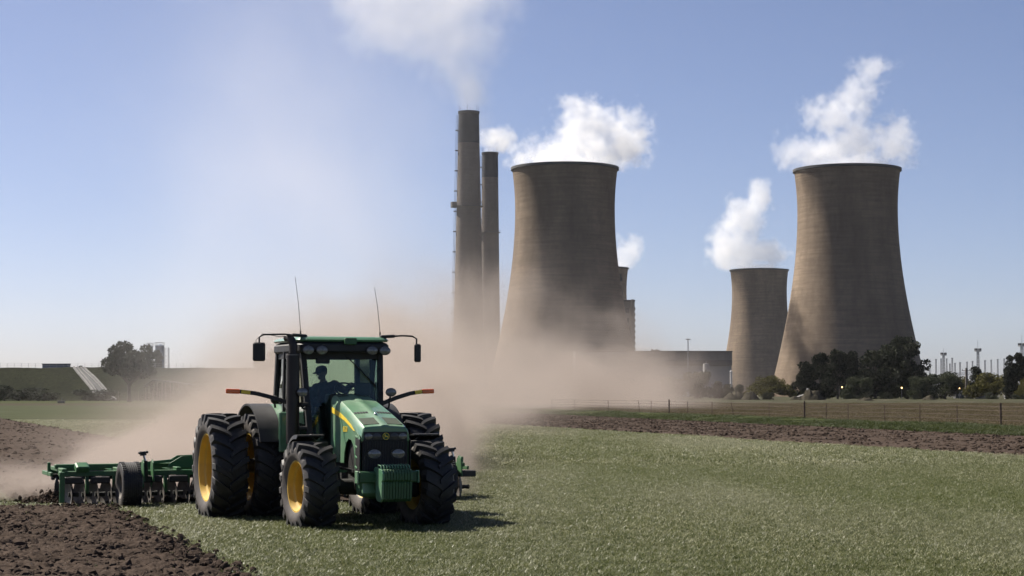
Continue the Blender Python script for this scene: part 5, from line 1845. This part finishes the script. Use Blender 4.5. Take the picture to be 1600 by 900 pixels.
cap_tube(tr_, hip[-1], hip[1], .14, .14)
remesh(tr_, 'trousers', M['trouser'], .014, 4)
cp = MB()
rings = []
for k, (r1, hgt) in enumerate(((.101, .035), (.105, .055), (.102, .085), (.088, .115), (.06, .135), (.02, .143))):
    rings.append([tuple(H(-.003 + 1.10 * r1 * math.cos(2 * math.pi * j / 24), .94 * r1 * math.sin(2 * math.pi * j / 24), hgt)) for j in range(24)])
cp.loft(rings)
cap_ = cp.build('cap', M['cap'], PX, 60)
bk = MB()
row0 = [H(.06 + .045 * math.cos(a), .088 * math.sin(a), .046) for a in np.linspace(-1.45, 1.45, 13)]
row1 = [H(.085 + .125 * math.cos(a), .080 * math.sin(a), .030 - .012 * abs(math.sin(a))) for a in np.linspace(-1.45, 1.45, 13)]
k = len(row0)
bk.add([*row0, *row1, *[p - up_ * .006 for p in row0], *[p - up_ * .006 for p in row1]],
       [(i, i + 1, k + i + 1, k + i) for i in range(k - 1)] + [(2 * k + i, 3 * k + i, 3 * k + i + 1, 2 * k + i + 1) for i in range(k - 1)] + [(k + i, k + i + 1, 3 * k + i + 1, 3 * k + i) for i in range(k - 1)])
bk.build('peak', M['cap'], cap_, 60)
for s in (-1, 1):                                  # eyes
    ey = MB(); ey.ball(tuple(H(.082, s * .031, .010)), .013, 10, 8); ey.build('eye', M['white'], PX)

# ------------------------------------------------------------------ soil thrown up by the discs
n = 1500
lx = -8.6 + RNG.normal(0, .55, n); ly = -3.9 + RNG.normal(0, .55, n)
P3 = np.array([tuple(tw((a_, b_, 0))) for a_, b_ in zip(lx, ly)])
P3[:, 2] = 0.03 + np.abs(RNG.normal(0, .14, n)) * np.clip(1.2 - np.hypot(lx + 8.6, ly + 3.9), 0.2, 1)
scatter('thrown_soil', P3, 0.012 + 0.04 * RNG.random(n) ** 2.5, RNG.uniform(0, 6.28, n), RNG.integers(0, 4, n), clods, 'crumbling soil thrown up at the left end of the harrow', 'soil', 0.8)

# ------------------------------------------------------------------ disc harrow, in the same axes as the tractor
HR = empty('disc_harrow', tw((-8.2, .2, 0)), PSI - math.pi / 2)
tag(HR, 'wide green disc harrow towed behind the tractor, throwing up dust', 'harrow')
HG = M['harrow_green']
Y0, Y1 = -4.25, 4.35
for x, z in ((.75, .80), (-.75, .80)):
    mb = MB(); mb.box((x, 0, z), (.12, Y1 - Y0, .16), .015); mb.build('gang_beam', HG, HR)
for y in (-4.2, -3.1, -1.9, -.75, .75, 1.9, 3.1, 4.3):
    mb = MB(); mb.box((0, y, .90), (1.62, .10, .12), .012); mb.build('cross_member', HG, HR)
mb = MB(); mb.box((.15, -2.5, .99), (.14, 3.6, .14), .015); mb.build('upper_beam', HG, HR)
mb = MB(); mb.box((.15, 2.5, .99), (.14, 3.6, .14), .015); mb.build('upper_beam', HG, HR)
disc = MB(); disc.lathe([(.001, .06), (.12, .055), (.22, .03), (.31, -.015), (.308, -.022), (.22, .022), (.12, .047), (.001, .052)], 28, axis='y')
disc_me = disc.mesh('disc', M['steel'], 30)
spool = MB(); spool.lathe([(.001, -.1), (.05, -.1), (.04, 0), (.05, .1), (.001, .1)], 10, axis='y')
spool_me = spool.mesh('spool', M['cast'], 30)
hang = MB(); hang.prism([(-.06, .30), (.07, .30), (.09, .5), (.05, .72), (-.05, .72), (-.03, .5)], 'y', -.03, .03)
hang_me = hang.mesh('gang_hanger', HG, 0)
blk = MB(); blk.box((0, 0, 0), (.16, .38, .17), .02)
blk_me = blk.mesh('bearing_block', M['black'], 0)
for gxx, sgn in ((.80, 1), (-.78, -1)):
    yy = Y0 + .12
    i = 0
    while yy < Y1:
        off = -.10 * abs(yy) / 4 * sgn
        link('disc', disc_me, HR, (gxx + off, yy, .275), (random.uniform(0, 6.28) * 0, random.uniform(0, 6.28), sgn * (R(14) if yy < 0 else R(-14))))
        link('spool', spool_me, HR, (gxx + off, yy + .13, .28))
        if i % 3 == 1:
            link('gang_hanger', hang_me, HR, (gxx + off, yy + .13, 0))
        if i % 2 == 0:
            link('bearing_block', blk_me, HR, (gxx + .10 * sgn, yy + .1, .665))
        yy += .262
        i += 1
# gauge wheels and their lift gear
gt = MB()
prof = [(.24, -.155), (.28, -.185), (.40, -.20), (.455, -.185), (.472, -.14)]
for k in range(7):                                  # ribbed flotation tread
    a = -.14 + k * .28 / 7
    prof += [(.474, a + .006), (.474, a + .030), (.463, a + .034), (.463, a + .038)]
prof += [(.472, .14), (.455, .185), (.40, .20), (.28, .185), (.24, .155)]
gt.lathe(prof, 48, axis='y')
for k in range(48):
    t = 2 * math.pi * k / 48
    for s in (-1, 1):
        gt.box((.474 * math.sin(t), s * .145, .474 * math.cos(t)), (.035, .07, .02), 0, Matrix.Rotation(t, 3, 'Y'))
gtm = gt.mesh('tyre', M['tyre'], 30)
a = gtm.attributes.new('side', 'FLOAT', 'POINT')
a.data.foreach_set('value', [0.0 if (v.co.x ** 2 + v.co.z ** 2) ** .5 > .45 else .8 for v in gtm.vertices])
gr = MB(); gr.lathe([(.25, -.16), (.255, -.175), (.22, -.15), (.2, -.06), (.08, -.05), (.07, -.09), (.001, -.09)], 24, axis='y'); gr.lathe([(.2, -.06), (.22, .15), (.255, .175)], 24, axis='y')
grm = gr.mesh('gauge_wheel', M['steel'], 30)
for y in (-3.02, 3.62):
    gw = link('gauge_wheel', grm, HR, (1.38, y, .465)); link('tyre', gtm, gw)
    s = 1
    mb = MB(); mb.bar((1.38, y + .26 * s, .465), (.85, y + .26 * s, .92), .07, .14); mb.tube([(1.38, y, .465), (1.38, y + .3 * s, .465)], .04, 8); mb.build('wheel_arm', HG, HR, 0)
    for dx in (.05, .24):
        mb = MB(); mb.prism([(.70, .55), (1.12, .55), (1.05, 1.12), (.92, 1.22), (.80, 1.1)], 'y', y + .30 + dx, y + .325 + dx); mb.build('mast_plate', HG, HR, 0, .006)
    mb = MB(); mb.tube([(.98, y + .42, .7), (.98, y + .40, 1.18)], .045, 12); cyl = mb.build('lift_cylinder', M['cast'], HR)
    mb = MB(); mb.tube([(.98, y + .40, 1.15), (.98, y + .36, 1.38)], .024, 10); mb.build('piston_rod', M['chrome'], cyl)
    mb = MB(); mb.tube([(.98, y + .36, 1.34), (.98, y + .34, 1.46)], [.07, .05], 10); mb.ball((.98, y + .30, 1.42), .05, 8, 6); mb.ball((.98, y + .42, 1.44), .045, 8, 6); mb.build('hose_fitting', M['black'], cyl)
# end frames
for y, s in ((-4.42, -1), (4.5, 1)):
    mb = MB(); mb.box((.2, y, .92), (.07, .06, .42), .01); mb.box((.0, y, .78), (1.2, .05, .12), .01); mb.build('end_frame', HG, HR)
    if s < 0:
        mb = MB(); mb.box((1.25, y * .975, .52), (.05, .10, .74), .012); mb.bar((1.25, y * .975, .82), (.75, y * .97, .82), .06, .08); mb.build('end_deflector', HG, HR)
    mb = MB(); mb.box((.72, y * .87, .98), (.34, .26, .22), .03, Matrix.Rotation(R(25), 3, 'Y')); mb.build('hinge_box', HG, HR)
# wing fold brackets and chromed cylinders
for s in (-1, 1):
    for dx in (0, .16):
        mb = MB(); mb.prism([(s * -.05 + s * 1.10, .92), (s * 2.05, .92), (s * 2.0, 1.06), (s * 1.75, 1.28), (s * 1.25, 1.30), (s * 1.1, 1.2)], 'x', .35 - dx * 3, .385 - dx * 3); mb.build('fold_bracket', HG, HR, 0, .006)
    mb = MB(); mb.tube([(.25, s * 1.35, 1.22), (.3, s * .55, 1.30)], .045, 12); c_ = mb.build('fold_cylinder', M['chrome'], HR)
    mb = MB(); mb.tube([(.05, s * 1.35, 1.16), (.1, s * .5, 1.24)], .04, 12); mb.build('fold_cylinder', M['chrome'], HR)
    mb = MB(); mb.bar((.15, s * 2.9, 1.0), (.3, s * 1.9, 1.14), .08, .09); mb.build('brace', HG, HR, 0)
    mb = MB(); mb.box((.79, s * 3.55, .86), (.01, .26, .07)); mb.build('data_plate', M['steel'], HR, 0)
# centre frame and drawbar to the tractor
for s in (-1, 1):
    mb = MB(); mb.bar((.7, s * .7, .86), (3.9, s * .06 - .2, .56), .12, .16); mb.build('drawbar', HG, HR, 0, .01)
mb = MB(); mb.tube([(.2, -.2, 1.0), (1.6, -.2, 1.05), (3.6, -.2, .95)], .02, 6); mb.build('hydraulic_hose', M['black'], HR)
mb = MB(); mb.box((-.2, 0, 1.02), (.9, 1.6, .10), .02); mb.build('centre_frame', HG, HR)
for y in (-.45, .45):                                # transport wheels under the centre frame
    gw = link('transport_wheel', grm, HR, (-.2, y * 2, .5)); link('tyre', gtm, gw)

# the frame rides low on the gangs: bring everything above the bearings down
done = set()
for o_ in HR.children_recursive:
    if o_.type == 'MESH' and o_.name.split('.')[0] not in ('disc', 'spool', 'gauge_wheel', 'transport_wheel', 'tyre') and o_.data.name not in done:
        done.add(o_.data.name)
        if o_.location.z > .5:
            o_.data.transform(Matrix.Scale(.8, 4, (0, 0, 1)))
            continue
        for v_ in o_.data.vertices:
            if v_.co.z > .5:
                v_.co.z = .5 + (v_.co.z - .5) * .66
for o_ in HR.children:
    if o_.name.split('.')[0] == 'bearing_block':
        o_.location.z = .575

# ================================================================== STEAM, SMOKE AND DUST
def plume(name, D, blobs, dens, col, label, cat, seed, vox=0.55, aniso=0.35, nscale=0.075, amp=2.4, bias=0.22, root=None, depth=0.9, edge=0.75, group=None, detail=6.0, step=2.5):
    els = []
    for px, py, rx, ry, oy in blobs:
        c = at(px, py, D + oy); k = (D + oy) / FPX
        els.append(((c.x, D + oy, c.z), (rx * k, max(rx, ry) * k * depth, ry * k)))
    pad = 1.5
    lo = tuple(min(c[i] - r_[i] * pad for c, r_ in els) for i in range(3))
    hi = tuple(max(c[i] + r_[i] * pad for c, r_ in els) for i in range(3))
    def fn(vec, x, y, z):
        s = None
        for c, r_ in els:
            e_ = ell(x, y, z, c, r_)
            s = e_ if s is None else s.smax(e_, 0.25)
        n = vol_noise(vec, nscale, detail, 0.62, offset=(seed, seed * 1.7, seed * .3))
        n2 = vol_noise(vec, nscale * 3.0, 5, 0.62, offset=(seed * 2, seed, seed * .3))
        s = s + bias + (n - 0.5) * (amp * 1.6) + (n2 - 0.5) * (amp * 1.0)
        s = s.step(0.0, edge)
        if root:
            c_ = at(root[0], root[1], D)
            q = ell(x, y, z, (c_.x, D, c_.z), (root[2] / FPX * D, root[2] / FPX * D, root[3] / FPX * D))
            s = s + (q + (n - 0.5) * 0.9).step(0.0, 0.8) * root[4]
        # stay clear of the domain faces
        for a, l, h in ((x, lo[0], hi[0]), (y, lo[1], hi[1]), (z, lo[2], hi[2])):
            w_ = (h - l) * .08
            s = s * a.step(l, l + w_) * (1.0 - a.step(h - w_, h))
        return s
    return volume(name, lo, hi, vox, fn, col, dens, aniso, label, cat, step, group)

WHITE = (0.985, 0.985, 0.99)
SG = 'steam rising from the cooling towers'
plume('steam_plume', 850, [(885, 256, 72, 12, 0), (880, 238, 62, 24, 12), (925, 205, 50, 34, 34), (980, 212, 34, 36, 44), (900, 165, 30, 18, 40), (840, 236, 36, 18, 8), (798, 232, 18, 14, 8), (955, 238, 50, 22, 26)],
      0.075, WHITE, 'white steam plume over the cooling tower beside the chimneys', 'steam', 3.0, depth=0.75, group=SG)
plume('steam_plume', 850, [(1326, 260, 76, 12, 0), (1335, 228, 72, 28, 6), (1300, 190, 46, 30, 8), (1282, 238, 50, 26, 2), (1390, 218, 38, 32, 10), (1338, 150, 36, 32, 12), (1362, 105, 32, 16, 14), (1232, 238, 24, 22, 0), (1412, 232, 24, 28, 10)],
      0.065, WHITE, 'white steam plume over the right hand cooling tower', 'steam', 11.0, depth=0.6, group=SG)
plume('steam_plume', 1562, [(1187, 418, 40, 8, 0), (1165, 396, 46, 22, 0), (1138, 378, 32, 32, 0), (1166, 342, 28, 34, 10), (1184, 312, 15, 26, 10), (1212, 402, 22, 14, 0)],
      0.055, WHITE, 'white steam plume over the smaller looking far tower', 'steam', 23.0, depth=0.6, vox=1.2, nscale=0.032, group=SG)
plume('steam_plume', 1538, [(950, 412, 30, 8, 0), (975, 395, 22, 18, 0), (990, 382, 14, 14, 10)],
      0.04, WHITE, 'small steam wisp over the tower hidden behind the nearest one', 'steam', 31.0, vox=1.2, nscale=0.035, group=SG)
plume('chimney_smoke', 1000, [(733, 168, 14, 9, 0), (738, 150, 30, 24, 6), (726, 112, 58, 46, 14), (700, 58, 92, 60, 22), (630, 40, 84, 66, 30), (752, 74, 46, 62, 18), (600, -30, 110, 60, 30), (700, -20, 110, 60, 30), (740, 190, 26, 30, 10)],
      0.0105, (0.96, 0.945, 0.90), 'thin pale yellowish smoke drifting up from the nearer chimney', 'smoke', 41.0, vox=1.4, nscale=0.028, amp=1.35, edge=1.0, bias=0.30, root=(735, 148, 30, 46, 2.6))
plume('chimney_smoke', 1165, [(766, 234, 10, 6, 0), (768, 216, 22, 16, 0), (790, 214, 16, 16, 6), (782, 228, 16, 12, 0)],
      0.07, (0.97, 0.96, 0.94), 'small cream smoke puff at the further chimney top', 'smoke', 47.0, vox=0.9, nscale=0.05)

DUST = (0.50, 0.435, 0.39)
def dust_far(vec, x, y, z):
    yy = y.max(46.0) - 45.0
    hw = yy * 0.098 + 6.0
    u = (x + 11.5 - yy * 0.004) / hw
    u = u + u.min(0.0) * 0.55
    lat = (u * u * -1.25).exp()
    h = (yy * 0.041 + 1.9) * (0.62 + 0.75 * u.step(-1.2, 0.6))
    zz_ = z.max(0.0) / h
    vert = (zz_.pow(1.5) * -1.0).exp()
    n = vol_noise(vec, 0.15, 6, 0.60, (1.0, 0.20, 1.1))
    n2 = vol_noise(vec, 0.05, 4, 0.55, (1.0, 0.22, 1.2), (5, 2, 1))
    core = lat * vert
    m_ = (core + (n - 0.5) * 1.6 + (n2 - 0.5) * 1.3).step(0.20, 0.50) * core.step(0.02, 0.22)
    d = (45.0 / (yy + 45.0)).pow(1.45) * 0.115 * (m_ * (core * 0.9 + 0.35) + core * 0.08)
    a1 = (x - 11.0) / 19.0; a2 = (y - 320.0) / 75.0; a3 = z.max(0.0) / 9.5
    lobe = ((a1 * a1 + a2 * a2 + a3 * a3) * -1.0).exp()
    d = d + lobe * ((lobe + (n - 0.5) * 1.6 + (n2 - 0.5) * 1.2).step(0.22, 0.55) * lobe.step(0.02, 0.2) * 1.3 + 0.12) * 0.028
    d = d * y.step(58.0, 74.0) * (1.0 - y.step(360.0, 425.0)) * (1.0 - z.step(52.0, 64.0))
    d = d * x.step(-78.0, -66.0) * (1.0 - x.step(46.0, 58.0))
    return d
volume('dust_cloud', (-80, 56, 0), (60, 428, 65), (1.0, 1.6, 0.8), dust_far, DUST, 1.0, 0.3,
       'huge beige dust cloud drifting away behind the tractor', 'dust', step=4.0)

def dust_veil(vec, x, y, z):
    v = (x + 36.0 - (z - 30.0) * 0.10) / 22.0
    q = (y - 300.0) / 75.0
    zz_ = z / 72.0
    n = vol_noise(vec, 0.05, 5, 0.6, (1.0, 0.2, 1.0), (3, 1, 8))
    g_ = ((v * v + q * q + zz_ * zz_) * -1.0).exp()
    d = g_ * (g_ * 0.45 + n).step(0.40, 0.95) * (0.45 + 0.55 * z.step(8.0, 48.0))
    return d * (1.0 - z.step(92.0, 112.0)) * x.step(-78.0, -66.0) * (1.0 - x.step(14.0, 24.0))
volume('dust_veil', (-80, 140, 0), (25, 460, 114), (2.0, 5.0, 2.0), dust_veil, (0.90, 0.875, 0.86), 0.0066, 0.3,
       'faint pale veil of fine dust hanging high left of the chimneys', 'dust', step=3.0)

def dust_near(vec, x, y, z):
    yy = y - 39.0
    xr = x + 1.8 + (y - 40.2) * 0.02                 # distance right of the trail edge
    xl = x + 11.4 + (y - 40.0) * 0.10
    lat = (1.0 - xr.step(-1.0, 2.2)) * xl.step(-1.6, 1.4)
    t = (xl / 10.0)
    h = (yy.max(0.0) * 0.065 + 0.55) * (0.45 + 1.1 * t.step(0.0, 0.8))
    vert = ((z.max(0.0) / h).pow(1.4) * -1.0).exp()
    n = vol_noise(vec, 0.50, 6, 0.62, (1.0, 0.35, 1.1))
    core = lat * vert
    m_ = (core + (n - 0.5) * 1.7).step(0.24, 0.48) * core.step(0.02, 0.16)
    d = (m_ * (core * 0.8 + 0.35) + core * 0.06) * 0.36 * yy.step(0.6, 3.5)
    puff = ell(x, y, z, (-10.6, 39.3, 0.25), (1.5, 1.0, 0.75)).step(-0.15, 0.8) * (n + 0.1).step(0.4, 0.7) * 0.9
    d = d + puff
    return d * (1.0 - y.step(60.0, 76.0)) * (1.0 - z.step(5.4, 6.4))
volume('dust_cloud', (-26, 38.2, 0), (4, 77, 6.5), (0.16, 0.25, 0.12), dust_near, DUST, 1.0, 0.3,
       'beige dust boiling up right behind the harrow discs', 'dust', step=3.0)

# ------------------------------------------------------------------ air
mb = MB(); mb.box((0, 3000, 134), (7000, 6800, 270))
hz = mb.build('haze', None, None, 0)
hz.data.materials.clear()
m = bpy.data.materials.new('haze'); m.use_nodes = True
m.node_tree.nodes.remove(m.node_tree.nodes['Principled BSDF'])
pv = m.node_tree.nodes.new('ShaderNodeVolumePrincipled')
pv.inputs['Color'].default_value = (0.93, 0.94, 0.97, 1); pv.inputs['Density'].default_value = 0.000022; pv.inputs['Anisotropy'].default_value = 0.3
m.node_tree.links.new(pv.outputs[0], m.node_tree.nodes['Material Output'].inputs['Volume'])
hz.data.materials.append(m)
tag(hz, 'thin pale haze in the air over the fields and power station', 'haze', kind='stuff')
